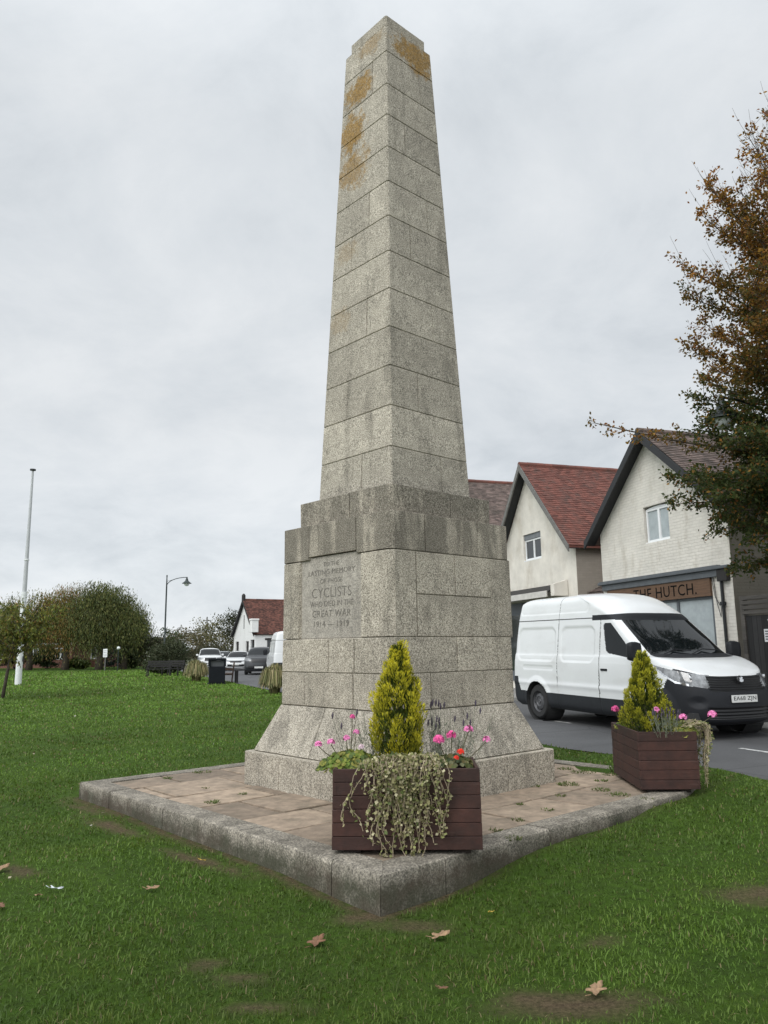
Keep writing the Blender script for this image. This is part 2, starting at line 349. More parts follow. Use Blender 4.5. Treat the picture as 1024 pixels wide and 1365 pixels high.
# worn edging strip between the lawn and the road
m_edge = simple('edging_soil',(.075,.062,.045),.95,var=.3,scale=8,bmp=.4)
mb = MB()
ey = list(np.arange(-20,74,1.0))
for y0,y1 in zip(ey[:-1],ey[1:]):
    x0,x1 = float(edge(y0)),float(edge(y1)); z0,z1 = float(gz(x0,y0)),float(gz(x1,y1))
    mb.add([(x0-.03,y0,z0+.004),(x1-.03,y1,z1+.004),(x1+.03,y1,z1-.008),(x0+.03,y0,z0-.008),(x0+.07,y0,-.3),(x1+.07,y1,-.3)],[(0,1,2,3),(3,2,5,4)])
tag(mb.build('verge_edging',m_edge,fix=False),kind='structure')
m_line = simple('road_paint',(.55,.55,.53),.8,var=.2,scale=20,dirt=((.12,.12,.12),.8,(12,12,12),.45))
def along_road(px,py,L,W,rot=0,dz=.004):
    x,y = px,py; t = np.array([-.383,.924]); 
    if rot: t = np.array([t[1],-t[0]])
    n = np.array([-t[1],t[0]]); c = np.array([x,y])
    return [(*(c+t*sx*L/2+n*sy*W/2),ROADZ+dz) for sx,sy in ((-1,-1),(1,-1),(1,1),(-1,1))]
mb = MB()
for q in ((3.28,7.2),(2.55,8.9),(4.35,4.75),(5.05,2.75),(5.75,.9),(1.6,10.9),(.5,13.5)): mb.add(along_road(q[0],q[1],.55,.09),[(0,1,2,3)])
tag(mb.build('road_markings',m_line),kind='structure')

# ------------------------------------------------------------------ monument
MR = RAD(43.0)      # the square's local (-,-) corner faces the camera
mon = empty('war_memorial',(0,0,0),MR,'tall tapering granite obelisk on a stepped square base with carved inscription','monument')
m_gr = granite('granite',.14,(1.07,1.045,.995),spread=1.0); m_grs = granite('granite_weathered',.84,(.99,.96,.91)); m_grm = granite('granite_streaked',.42,(1.06,1.04,1.0)); 
m_gsm = granite('granite_smooth',.0,(1.16,1.10,1.0),fine=110,spread=.6)
LICH = [(-.38,.10,8.18,.30,.30,.22,1.0),(-.40,.22,7.62,.30,.30,.32,1.0),(-.42,.16,7.12,.25,.34,.30,.75),(.10,-.38,8.62,.42,.3,.27,1.0),(-.47,.22,6.05,.2,.26,.16,.3),(-.30,-.1,8.7,.25,.3,.18,.55),(-.47,.32,5.2,.15,.22,.25,.3)]
m_grt = granite('granite_shaft',.18,(1.07,1.045,.995),spread=.95,lichen=LICH)
m_mortar = simple('lime_mortar',(.055,.05,.042),.95,var=.2)
def per(t, s, ch):
    """point of the chamfered square's perimeter at parameter t (0..4 from the near corner along the right face)"""
    t %= 4; k = int(t); f = t-k; a = -s+2*s*f
    return [(a,-s),(s,a),(-a,s),(-s,-a)][k]
def cham(c, s, ch):     # the two points of corner c (0 = near corner)
    q = [((-s,-s+ch),(-s+ch,-s)),((s-ch,-s),(s,-s+ch)),((s,s-ch),(s-ch,s)),((-s+ch,s),(-s,s-ch))]; return q[c%4]
def course(mb, z0, z1, s0, s1, joints, ch=.03, keep=None, alt=None, g=.005, din=.2):
    js = sorted(j%4 for j in joints)
    for i,a in enumerate(js):
        bb = js[(i+1)%len(js)]; bb = bb if bb > a else bb+4; tm = (a+bb)/2%4
        if keep and not keep(tm): continue
        zz0,ds = alt(tm) if alt else (0,0)
        rows = []
        for z,s in ((z0+g+zz0,s0-ds),(z1-g,s1-ds)):
            gt = g/(2*s); out = [per(a+gt,s,ch)]
            for c in range(int(math.floor(a))+1,int(math.ceil(bb))): out += list(cham(c,s,ch))
            out.append(per(bb-gt,s,ch)); k = (s-din)/s
            inn = [(p[0]*k,p[1]*k) for p in reversed(out)]; rows.append([(p[0],p[1],z) for p in out+inn])
        n = len(rows[0]); nh = n//2
        fs = [(j,(j+1)%n,(j+1)%n+n,j+n) for j in range(n)]
        fs += [(j+1,j,n-1-j,n-2-j) for j in range(nh-1)]+[(j+n,j+1+n,2*n-2-j,2*n-1-j) for j in range(nh-1)]
        mb.add(rows[0]+rows[1],fs)
def core(mb,z0,z1,s0,s1,ch=.03,d=.012):
    vs = []
    for z,s in ((z0,s0-d),(z1,s1-d)):
        for c in range(4): vs += [(*p,z) for p in cham(c,s,ch)]
    mb.add(vs,[tuple(range(7,-1,-1)),tuple(range(8,16))]+[(j,(j+1)%8,(j+1)%8+8,j+8) for j in range(8)])
def pf(f, zn=7.45, zf=8.6): return f*zn/(zf-f*(zf-zn))
def JL(*f): return [4-pf(x) for x in f]
def JR(*f): return [pf(x) for x in f]
HID = [1.5,2.5]
def flat_top(mb, z, s_in, s_out, ch): pass
# plinth
mb = MB(); course(mb,-.02,.335,1.2,1.2,JL(.3,.74)+JR(.3,.69)+[1.4,2.5],.05,din=.35); core(mb,-.02,.331,1.19,1.19,.05)
mb.build('plinth',m_gr,mon,bevel=.005)
mb = MB(); course(mb,.335,.82,1.13,.925,JL(.3,.58)+JR(.55)+HID,.05,din=.3); core(mb,.335,.816,1.13,.925,.05)
mb.build('plinth_slope',m_grm,mon,bevel=.005)
# dado
A = .922
mb = MB(); course(mb,.82,1.168,A,A,JL(.34,.77)+JR(.31,.75)+HID,.06); course(mb,1.168,1.515,A,.918,JL(.33,.56)+JR(.53,.86)+HID,.06)
Lp = [4-pf(.27),4-pf(.83)]; rr = JR(.21,.82)
course(mb,1.515,2.355,.918,.914,Lp+rr+HID,.06,keep=lambda t: not(Lp[1]<t<Lp[0]) and not (rr[0]<t<rr[1]))
for za,zb,jj in ((1.515,1.93,rr),(1.93,2.355,rr+JR(.53))):
    course(mb,za,zb,.918,.914,jj+HID,.06,keep=lambda t: rr[0]<t<rr[1])
core(mb,.82,1.515,A,.918,.06); 
vs = []
for z,s in ((1.51,.918),(2.36,.914)):      # mortar core behind, cut back at the panel side
    k = s-.012; vs += [(-s+.045,-k+.05,z),(-k+.05,-k,z),(k,-k,z),(k,k,z),(-s+.045,k-.05,z)]
mb.add(vs,[(4,3,2,1,0),(5,6,7,8,9)]+[(j,(j+1)%5,(j+1)%5+5,j+5) for j in range(5)])
mb.build('dado',m_gr,mon,bevel=.005)
tj = JL(.31,.745)+JR(.29,.73)
mb = MB(); course(mb,2.355,2.743,.914,.914,tj+HID,.06,alt=lambda t: ((.03,.0) if tj[1]<t<tj[0] else (0,0)),din=.3); core(mb,2.395,2.74,.914,.914,.06)
mb.build('dado_cornice',m_grs,mon,bevel=.005)
mb = MB(); y0,y1 = -.918+2*.918*pf(.27),-.918+2*.918*pf(.83)
mb.box(-.918+.032,-.918+.16,y0+.003,y1-.003,1.518,2.383)
panel = mb.build('inscription_panel',m_gsm,mon,bevel=.004)
# cornice step
mb = MB(); course(mb,2.743,3.045,.775,.779,JL(.45)+JR(.6)+HID,.04,din=.3); core(mb,2.743,3.04,.775,.779,.04)
mb.build('cornice_step',m_grs,mon,bevel=.005)
# shaft: joint heights read on the near edge
ZJ = [3.045]; pyj = [593.7,539,485.6,434,383,333,286,239.7,193.6,151,110,66.7]
def edge_z(py):
    lo,hi = 3.0,9.0
    for _ in range(40):
        z = (lo+hi)/2; s = .6156+(z-3.07)*(.3856-.6156)/(8.805-3.07); ang = RAD(-92)
        P = np.array([s*1.414*math.cos(ang),s*1.414*math.sin(ang),z])-CAM; d = P@_fw; yy = 682.5-F*(P@_u2)/d
        lo,hi = (z,hi) if yy > py else (lo,z)
    return z
ZJ += [edge_z(p) for p in pyj] + [8.805]
sh = lambda z: .6156+(z-3.07)*(.3856-.6156)/(8.805-3.07)
SJ = [(.42,.66),None,(.66,.40),None,(.38,.67),None,(.68,.38),(.37,.69),None,(.69,.35),None,(.34,.71),None]
mb = MB()
for i,(za,zb) in enumerate(zip(ZJ[:-1],ZJ[1:])):
    j = SJ[i]; jj = (JL(j[0])+JR(j[1])) if j else []
    course(mb,za,zb,sh(za),sh(zb),jj+([1.4,2.6] if i%2 else [1.62,2.35]),.018,din=.16,g=.0042)
core(mb,3.04,8.80,sh(3.04),sh(8.8),.018,.010)
mb.build('shaft',m_grt,mon,bevel=.006)
mb = MB(); s = .3856
def ring(z,s,ch=.018): return [(*p,z) for c in range(4) for p in cham(c,s,ch)]
rows = ring(8.8055,s)+ring(8.85,.3357)+ring(9.0,.3357)
mb.add(rows+[(0,0,9.14)],[(j+8*k,(j+1)%8+8*k,(j+1)%8+8*k+8,j+8*k+8) for k in range(2) for j in range(8)]+[(16+j,16+(j+1)%8,24) for j in range(8)]+[tuple(range(7,-1,-1))])
mb.build('cap',m_grt,mon,bevel=.006)
def text_mesh(body, width, height, off, spacing=1.0):
    cu = bpy.data.curves.new('lettering','FONT'); cu.body = body; cu.align_x = 'CENTER'; cu.align_y = 'CENTER'; cu.size = 1; cu.extrude = 0; cu.offset = off; cu.space_character = spacing; cu.resolution_u = 3
    o = bpy.data.objects.new('lettering',cu); COL.objects.link(o); bpy.context.view_layer.update()
    me = bpy.data.meshes.new_from_object(o.evaluated_get(bpy.context.evaluated_depsgraph_get()))
    bpy.data.objects.remove(o); bpy.data.curves.remove(cu)
    n = len(me.vertices); co = np.zeros(n*3); me.vertices.foreach_get('co',co); co = co.reshape(-1,3)
    mn,mx = co.min(0),co.max(0); co = (co-(mn+mx)/2); co[:,0] *= width/(mx[0]-mn[0]); co[:,1] *= height/(mx[1]-mn[1])
    polys = [tuple(p.vertices) for p in me.polygons]; bpy.data.meshes.remove(me)
    return co, polys
def add_text(mb, body, width, height, M, depth=.003, spacing=1.0, off=0):
    co,polys = text_mesh(body,width,height,off,spacing); n = len(co)
    bm = bmesh.new(); vs = [bm.verts.new(p) for p in co]
    for p in polys:
        try: bm.faces.new([vs[i] for i in p])
        except Exception: pass
    bmesh.ops.recalc_face_normals(bm,faces=bm.faces)
    r = bmesh.ops.extrude_face_region(bm,geom=bm.faces[:]); bmesh.ops.translate(bm,verts=[g for g in r['geom'] if isinstance(g,bmesh.types.BMVert)],vec=(0,0,depth))
    bm.verts.index_update(); mb.add([M@v.co for v in bm.verts],[tuple(v.index for v in f.verts) for f in bm.faces]); bm.free()
px_ = -.918+.032-.0005; yc = (y0+y1)/2
m_ins = simple('weathered_lettering',(.15,.138,.118),.9,var=.3,scale=30)
for body,z,hh,ww in (('TO THE',2.295,.044,.26),('LASTING MEMORY',2.213,.052,.78),('OF THOSE',2.118,.047,.37),('CYCLISTS',1.995,.10,.66),('WHO DIED IN THE',1.878,.057,.72),('GREAT WAR',1.775,.072,.64),('1914 \u2014 1919',1.668,.057,.58)):
    mb = MB(); M = Matrix(((0,0,-1,px_),(-1,0,0,yc-.01),(0,1,0,z),(0,0,0,1))); add_text(mb,body,ww,hh,M,.0025,1.05,-.014); mb.build('inscription_lettering',m_ins,panel)

# ------------------------------------------------------------------ platform round the monument
HP = 2.47; KW = .24
root_m = Matrix.Rotation(MR,4,'Z')
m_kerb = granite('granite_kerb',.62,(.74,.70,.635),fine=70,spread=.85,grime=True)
m_pave = simple('sandstone_paving',(.255,.195,.142),.9,var=.30,scale=9,bmp=.4,bscale=50,island=.34,dirt=((.12,.10,.07),.6,(3.2,3.2,3.2),.47))
mb = MB()
def kerb_run(a, c, cuts):
    a = np.array(a); c = np.array(c); d = (c-a); L = np.linalg.norm(d); d = d/L; n = np.array([-d[1],d[0]])
    cuts = [0]+cuts+[1]
    for u,v_ in zip(cuts[:-1],cuts[1:]):
        p0 = a+d*(u*L+.004); p1 = a+d*(v_*L-.004)
        m0 = KW if u==0 else 0; m1 = KW if v_==1 else 0
        poly = [p0,p1,p1+n*KW-d*m1,p0+n*KW+d*m0]
        k = max(2,int((v_-u)*L/.12)); out = []
        dz = random.uniform(-.006,.006)
        # subdivided so that the worn arris can wander
        for i in range(k+1):
            f = i/k; o = poly[0]+(poly[1]-poly[0])*f; q = poly[3]+(poly[2]-poly[3])*f
            j = random.uniform(-.006,.006)
            for P,z in ((o,-.5),(o+n*(.001+abs(j)*.5),-.02),(o+n*(.006+abs(j)*1.2),-.002+j*.3),(o+n*(.018+abs(j)),.007+dz*.5),(q,.006+dz*.5),(q,-.5)): out.append((P[0],P[1],z))
        fs = [(i*6+j,(i+1)*6+j,(i+1)*6+(j+1)%6,i*6+(j+1)%6) for i in range(k) for j in range(6)]+[tuple(range(5,-1,-1)),tuple(range(k*6,k*6+6))]
        mb.add(out,fs)
h = HP
kerb_run((-h,-h),(h,-h),[.12,.36,.62,.84]); kerb_run((h,-h),(h,h),[.3,.6,.85]); kerb_run((h,h),(-h,h),[.2,.5,.8]); kerb_run((-h,h),(-h,-h),[.16,.4,.66,.9])
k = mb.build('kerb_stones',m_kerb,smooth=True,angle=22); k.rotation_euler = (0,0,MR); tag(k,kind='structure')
mb = MB(); mb.box(-h+.1,h-.1,-h+.1,h-.1,-.4,-.045); pb = mb.build('paving_bed',simple('paving_joint_soil',(.03,.027,.02),.95,var=.3,scale=10)); pb.rotation_euler = (0,0,MR); tag(pb,kind='structure')
mb = MB(); lim = h-KW-.004
yy = -lim; random.seed(4)
while yy < lim-.02:
    hh = random.choice((.45,.6,.6,.75)); y2 = min(lim,yy+hh)
    if lim-y2 < .2: y2 = lim
    xx = -lim-random.uniform(0,.5)
    while xx < lim-.02:
        x2 = xx+random.choice((.6,.75,.9,.9)); a0,a1 = max(xx,-lim),min(x2,lim)
        if lim-a1 < .15: a1 = x2 = lim
        if a1-a0 > .05:
            t = [random.uniform(-.007,.006) for _ in range(4)]; g = .014
            q = [(a0+g,yy+g),(a1-g,yy+g),(a1-g,y2-g),(a0+g,y2-g)]
            if not all(abs(p[0])<1.15 and abs(p[1])<1.15 for p in q):
                mb.add([(*p,-.06) for p in q]+[(*p,z) for p,z in zip(q,t)],[(3,2,1,0),(4,5,6,7),(0,1,5,4),(1,2,6,5),(2,3,7,6),(3,0,4,7)])
        xx = x2
    yy = y2
pv = mb.build('paving',m_pave,bevel=.008); pv.rotation_euler = (0,0,MR); tag(pv,kind='structure')

# ------------------------------------------------------------------ grass blades
m_leaf = foliage('leaf_blades',.25); m_tleaf = foliage('autumn_leaf',.5); m_grass = foliage('grass_blade',.3,.55)
def in_platform(x,y,pad=0):
    c,s_ = math.cos(-MR),math.sin(-MR); u = x*c-y*s_; v_ = x*s_+y*c
    return (np.abs(u)<HP+pad)&(np.abs(v_)<HP+pad)
def grass():
    n = 590000; r0,r1 = 1.9,66.
    U = rng.random(n); p = .22; r = (r0**p+(r1**p-r0**p)*U)**(1/p); th = YAW+ (rng.random(n)*2-1)*RAD(47)
    x = CAM[0]+r*np.sin(th); y = CAM[1]+r*np.cos(th)
    cl = vnoise(np.stack([x,y],-1),5,21)
    bb_ = bare(x,y)
    ok = (~in_platform(x,y,-.005) | (gz(x,y)>.006)) & (x<edge(y)-.0) & (rng.random(n) > bb_*1.3) & (rng.random(n)<.55+.6*cl)
    # thin worn line round the kerb
    nearp = in_platform(x,y,.07)&(x<2.2); ok &= ~(nearp & (rng.random(n)<.75))
    ok &= rng.random(n) < np.clip(1.25-.012*r,.2,1)
    ok0 = ok; x,y,r,cl = x[ok],y[ok],r[ok],cl[ok]; n = len(x); z = gz(x,y)-.004
    nearp = in_platform(x,y,.12)
    hgt = (.016+.020*rng.random(n)+.018*np.clip(cl-.45,0,1))*(1+.25*rng.normal(size=n)).clip(.4,1.8)*(1+.012*r); hgt *= np.where(nearp&(x>0),1.35,1)*(1-.55*np.clip(bb_[ok0]*1.5,0,1)); wd = np.maximum(.0034,r*.00125)*(.7+.6*rng.random(n))
    hgt = np.maximum(hgt,wd*1.6)
    az = rng.random(n)*6.283; lean = np.abs(rng.normal(size=n))*.55+.1
    D = np.stack([np.cos(az)*np.sin(lean),np.sin(az)*np.sin(lean),np.cos(lean)],-1)
    sd = np.stack([-np.sin(az+rng.normal(size=n)*.6),np.cos(az),np.zeros(n)],-1); sd = unit(sd)
    B = np.stack([x,y,z],-1); h_ = hgt[:,None]; w_ = wd[:,None]/2
    mid = B+D*h_*.55; tip = B+D*h_+np.array([0,0,-.25])*h_*np.sin(lean)[:,None]+np.stack([np.cos(az),np.sin(az),np.zeros(n)],-1)*h_*.3*np.sin(lean)[:,None]
    V = np.stack([B-sd*w_,B+sd*w_,mid+sd*w_*.8,tip,mid-sd*w_*.8],1).reshape(-1,3)
    i = np.arange(n)*5; Fq = np.stack([i,i+1,i+2,i+4],-1); F2 = np.stack([i+4,i+2,i+3,i+3],-1)
    big = vnoise(np.stack([x,y],-1),.9,31)[:,None]; mid_ = vnoise(np.stack([x,y],-1),4,33)[:,None]
    base = np.array([.070,.131,.019])*(.55+.8*big)*(.91+.017*np.minimum(r,40))[:,None]+np.array([.040,.036,.005])*mid_
    c = base*(.7+.65*rng.random((n,1))); dry = rng.random(n)<.05+.05*(mid_[:,0]>.62); c[dry] = np.array([.20,.17,.08])*(.6+.6*rng.random((dry.sum(),1)))
    # two quads per blade share an index grid; the tip quad is a triangle
    me = bpy.data.meshes.new('grass'); me.vertices.add(len(V)); me.vertices.foreach_set('co',V.astype(np.float32).ravel())
    L = np.concatenate([np.stack([i,i+1,i+2,i+4],-1),np.stack([i+4,i+2,i+3],-1)],1).ravel().astype(np.int32)
    me.loops.add(len(L)); me.loops.foreach_set('vertex_index',L)
    st = np.stack([np.arange(n)*7,np.arange(n)*7+4],-1).ravel().astype(np.int32); me.polygons.add(2*n); me.polygons.foreach_set('loop_start',st); me.update(calc_edges=True)
    a = me.attributes.new('Col','FLOAT_COLOR','POINT'); cc = np.ones((n,5,4),np.float32); cc[:,:,:3] = c[:,None,:]; a.data.foreach_set('color',cc.ravel())
    me.materials.append(m_grass); o = bpy.data.objects.new('grass',me); COL.objects.link(o); tag(o,kind='stuff')
grass()

# weeds in the paving joints
def tuft_points(cx,cy,cz,r,n,h):
    a = rng.random(n)*6.28; q = r*np.sqrt(rng.random(n)); P = np.stack([cx+q*np.cos(a),cy+q*np.sin(a),np.full(n,cz)],-1)
    D = np.stack([np.cos(a)*.6,np.sin(a)*.6,.7+rng.random(n)*.6],-1)+rng.normal(size=(n,3))*.35; return P,D,h*(.5+rng.random(n))
PP,DD,LL = [],[],[]
for x,y,r,n in ((1.75,-.28,.12,160),(2.0,-.62,.1,120),(2.15,-.1,.07,70),(1.55,-.9,.05,40),(2.1,.5,.16,120),(1.95,.75,.1,80),(2.35,.3,.1,90),(1.3,-1.55,.06,40),(.98,-1.95,.05,40),(.75,-2.3,.05,50),(2.1,-.88,.12,120),
                (-1.75,-1.05,.08,90),(-1.55,-.65,.05,40),(-2.3,.75,.12,90),(-1.2,.95,.1,60),(-2.6,.35,.06,40),(.85,-2.55,.07,70),(2.3,-1.12,.06,60),(1.1,-1.3,.04,30),(-2.0,-.3,.04,25),(1.4,-.35,.06,40)):
    P,D,L = tuft_points(x,y,-.004,r*.9,n,.022); PP.append(P); DD.append(D); LL.append(L)
PP = np.concatenate(PP); n = len(PP)
tag(leaf_obj('paving_weeds',PP,np.concatenate(DD),np.concatenate(LL),.011,palette(n,[(.09,.14,.03),(.12,.16,.05),(.16,.16,.07)]),m_leaf),kind='stuff')
# pale petals and leaf scraps on the far grass
n = 80; r = 6+28*rng.random(n); th = RAD(-27)+rng.random(n)*RAD(26); x = r*np.sin(th); y = CAM[1]+r*np.cos(th); ok = ~in_platform(x,y,.1)&(x<edge(y)-.3); x,y,r = x[ok],y[ok],r[ok]; n = len(x)
P = np.stack([x,y,gz(x,y)+.04],-1); D = rng.normal(size=(n,3))*np.array([1,1,.15])
tag(leaf_obj('leaf_litter',P,D,.03+.0022*r*rng.random(n),.02+.0012*r,palette(n,[(.36,.32,.22),(.26,.19,.10),(.42,.40,.33)]),m_leaf),kind='stuff')

# fallen leaves one could pick up
def leaf_thing(x, y, size, col, label, rz, lobes=5, curl=.25, name='fallen_leaf', cat='fallen leaf', group='fallen leaves on the lawn', mat=None):
    mb = MB(); n = 40; pts = [(0,0,.0)]
    for i in range(n):
        a = 2*math.pi*i/n; rr = .88*size*(.26+.23*abs(math.cos(lobes*a/2))**1.3*(.8+.4*math.sin(2.3*a+rz*3))+.03*math.sin(11*a+rz*5)+.02*math.sin(17*a)); X = rr*math.cos(a)*1.25; Y_ = rr*math.sin(a)*.85
        pts.append((X,Y_,curl*(X*X*.9+Y_*Y_*1.7)/size+.05*size*math.sin(3*a)))
    mb.add(pts,[(0,1+i,1+(i+1)%n) for i in range(n)])
    mb.tube([(-size*.45,0,.0),(-size*.75,size*.08,.01)],[.0022,.0016],5)
    o = mb.build(name,mat or col,smooth=True); o.location = (x,y,float(gz(x,y))+.026+size*.03); o.rotation_euler = (.2*math.sin(rz*9),-.25*math.cos(rz*7),rz)
    s_ = o.modifiers.new('thick','SOLIDIFY'); s_.thickness = .0015
    return tag(o,label,cat,group)
mt = simple('dry_leaf_tan',(.27,.17,.095),.8,var=.5,scale=45); mbn = simple('dry_leaf_brown',(.17,.085,.045),.8,var=.5,scale=45); mye = simple('dry_leaf_yellow',(.5,.34,.06),.7,var=.3,scale=40); mwh = simple('litter_paper',(.62,.66,.68),.7,var=.1)
def gp(px,py,z0=-.22):
    r = _fw+_r2*(px-512)/F-_u2*(py-682.5)/F; z = z0
    for _ in range(6): p = CAM+r*(z-CAM[2])/r[2]; z = float(gz(p[0],p[1]))+.03
    return p[0],p[1]
for (px,py,sz,mm,rz,lb) in ((795,1318,.115,mt,.8,'pale curled oak leaf lying on the bare soil patch'),(423,1254,.12,mbn,.9,'brown lobed leaf on grass in front of the memorial corner'),(655,1215,.06,mye,1.3,'small yellow leaf standing up from the grass'),
    (203,1183,.085,mt,.2,'small tan leaf on grass left of the paving kerb'),(52,1193,.08,mt,2.2,'tan leaf on the lawn beside the white paper scrap'),(3,1157,.13,mt,1.0,'large orange tan leaf at the left edge of the photograph'),(587,1246,.11,mt,.1,'flat buff leaf on bare soil below the kerb corner'),
    (2,1207,.09,mbn,2.,'dark brown leaf at the left edge below the orange one'),(590,1316,.05,mbn,.3,'tiny reddish leaf in the foreground grass'),(270,1146,.05,mye,.4,'small yellow leaf close to the left kerb stones')):
    x,y = gp(px,py); leaf_thing(x,y,sz,mm,lb,rz)
x,y = gp(74,1184); o = leaf_thing(x,y,.085,mwh,'crumpled white paper scrap lying on the lawn',.4,3,.5,'paper_scrap','litter',None)

# ------------------------------------------------------------------ planters and plants
m_wood = simple('stained_timber',(.042,.0145,.010),.62,var=.4,scale=9,bmp=.25,bscale=30,island=.25,dirt=((.17,.11,.095),.45,(2.5,2.5,40),.60))
m_wdark = simple('timber_foot',(.03,.02,.016),.8); m_soil = simple('potting_soil',(.04,.03,.022),.95,var=.4,scale=25,bmp=.6)
def planter(loc, rz, label):
    r = empty('wooden_planter',loc,rz,label,'planter','wooden planters at the corners of the paving')
    W,Dp,H = .515,.285,.57; z0 = .03; nb = 6
    def side(axis, sgn):
        mb = MB()
        for k in range(nb):
            a = z0+(H-z0)/nb*k+.001; bb = z0+(H-z0)/nb*(k+1)-.0025; j = random.uniform(-.003,.003)
            tb = 1.0+.012*(1-k/nb)
            if axis=='x': mb.box(-W*tb,W*tb,*(sorted((sgn*(Dp+j),sgn*(Dp-.024)))),a,bb)
            else: mb.box(*(sorted((sgn*(W*tb-.002+j),sgn*(W-.026)))),-Dp+.001,Dp-.001,a,bb)
        return mb.build('side_panel',m_wood,r,bevel=.0025)
    for ax,sg in (('x',-1),('x',1),('y',-1),('y',1)): side(ax,sg)
    mb = MB()
    mb.box(-W+.03,W-.03,-Dp+.027,Dp-.027,z0+.004,H-.045); mb.build('soil',m_soil,r)
    for sx in (-1,1):
        for sy in (-1,1):
            mb = MB(); mb.box(sx*(W-.13)-.06,sx*(W-.13)+.06,sy*(Dp-.12)-.05,sy*(Dp-.12)+.05,-.01,z0+.02); mb.build('foot',m_wdark,r)
    return r
P1 = (.06,-2.71,.005); P2 = (2.64,-.30,.005)
planter(P1,RAD(-1.2),'dark red brown slatted planter on the near corner of the paving, ivy over its front')
planter(P2,RAD(88.5),'dark brown slatted planter at the right corner of the paving beside the road')
m_con = foliage('conifer_scale',.3,.6); m_stem = simple('plant_stem',(.10,.09,.05),.8); m_bark = simple('bark',(.075,.06,.045),.95,var=.35,scale=10,bmp=.5,bscale=30)
def conifer(loc, Hh, Rr, label, seed, gold=.6, prof=None):
    global rng
    r = empty('golden_conifer',loc,0,label,'conifer','golden conifers in the planters'); rng = np.random.default_rng(seed)
    lead = [(0,0,Hh,.10)]; K = 95
    cl = []
    for i in range(K):
        t = (i+.5)/K; t = 1-(1-t)**.85; a = i*2.39996+rng.normal()*.3; R_ = Rr*prof(t)*(.72+.4*rng.random()); cl.append((R_*math.cos(a),R_*math.sin(a),Hh*(.02+.88*t),(.16*Hh*(1-.45*t))*(.8+.5*rng.random())))
    cl += [(rng.normal()*.012,rng.normal()*.012,Hh*.80,.2*Hh),(0.01,0,Hh*.7,.24*Hh)]
    PP,DD,LL,CC = [],[],[],[]
    for cx,cy,cz,h_ in cl:
        n = 120; t = rng.random(n)**.8; q = .16*h_*np.sin(np.pi*np.clip(t*.85+.12,0,1))+.004; a = rng.random(n)*6.28; rad = q*np.sqrt(rng.random(n))*1.5
        out = np.array([cx,cy,0]); nrm = np.linalg.norm(out)+1e-6; od = out/nrm
        P = np.stack([cx+od[0]*t*h_*.16+rad*np.cos(a),cy+od[1]*t*h_*.16+rad*np.sin(a),cz+t*h_],-1)
        D = np.stack([np.cos(a)*.55+od[0]*.3,np.sin(a)*.55+od[1]*.3,.9+.3*rng.random(n)],-1)
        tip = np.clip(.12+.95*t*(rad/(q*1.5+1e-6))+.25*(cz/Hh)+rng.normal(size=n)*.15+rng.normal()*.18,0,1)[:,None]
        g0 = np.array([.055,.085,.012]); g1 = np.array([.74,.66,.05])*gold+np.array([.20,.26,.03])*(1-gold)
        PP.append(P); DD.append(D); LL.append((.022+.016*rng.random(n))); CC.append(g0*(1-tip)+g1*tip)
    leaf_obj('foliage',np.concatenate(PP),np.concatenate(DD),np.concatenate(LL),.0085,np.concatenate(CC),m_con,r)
    # inner scales keep the middle closed
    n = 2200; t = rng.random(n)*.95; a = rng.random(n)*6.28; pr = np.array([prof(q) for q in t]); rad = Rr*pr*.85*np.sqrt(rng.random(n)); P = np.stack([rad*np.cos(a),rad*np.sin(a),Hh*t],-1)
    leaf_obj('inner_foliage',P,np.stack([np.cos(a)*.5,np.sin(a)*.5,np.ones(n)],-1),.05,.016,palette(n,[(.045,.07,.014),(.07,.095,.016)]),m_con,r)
    mb = MB(); mb.tube([(0,0,-.08),(0,0,Hh*.85)],[.016,.004],7); mb.build('trunk',m_bark,r)
c1 = at(532,1000,-2.60); c2 = at(863,985,-.28)
conifer((c1[0],-2.58,.48),.97,.195,'tall flame shaped golden conifer in the near planter in front of the memorial',3,1.0,lambda t: (.80+.22*math.sin(t*3.5))*(1-t**2.2)**.8*(.95 if t>.1 else .8))
conifer((c2[0],-.28,.48),.86,.215,'squat cone shaped golden conifer in the right planter, van behind it',8,.62,lambda t: (1-t)**.75*1.08+.06)
rng = np.random.default_rng(5)
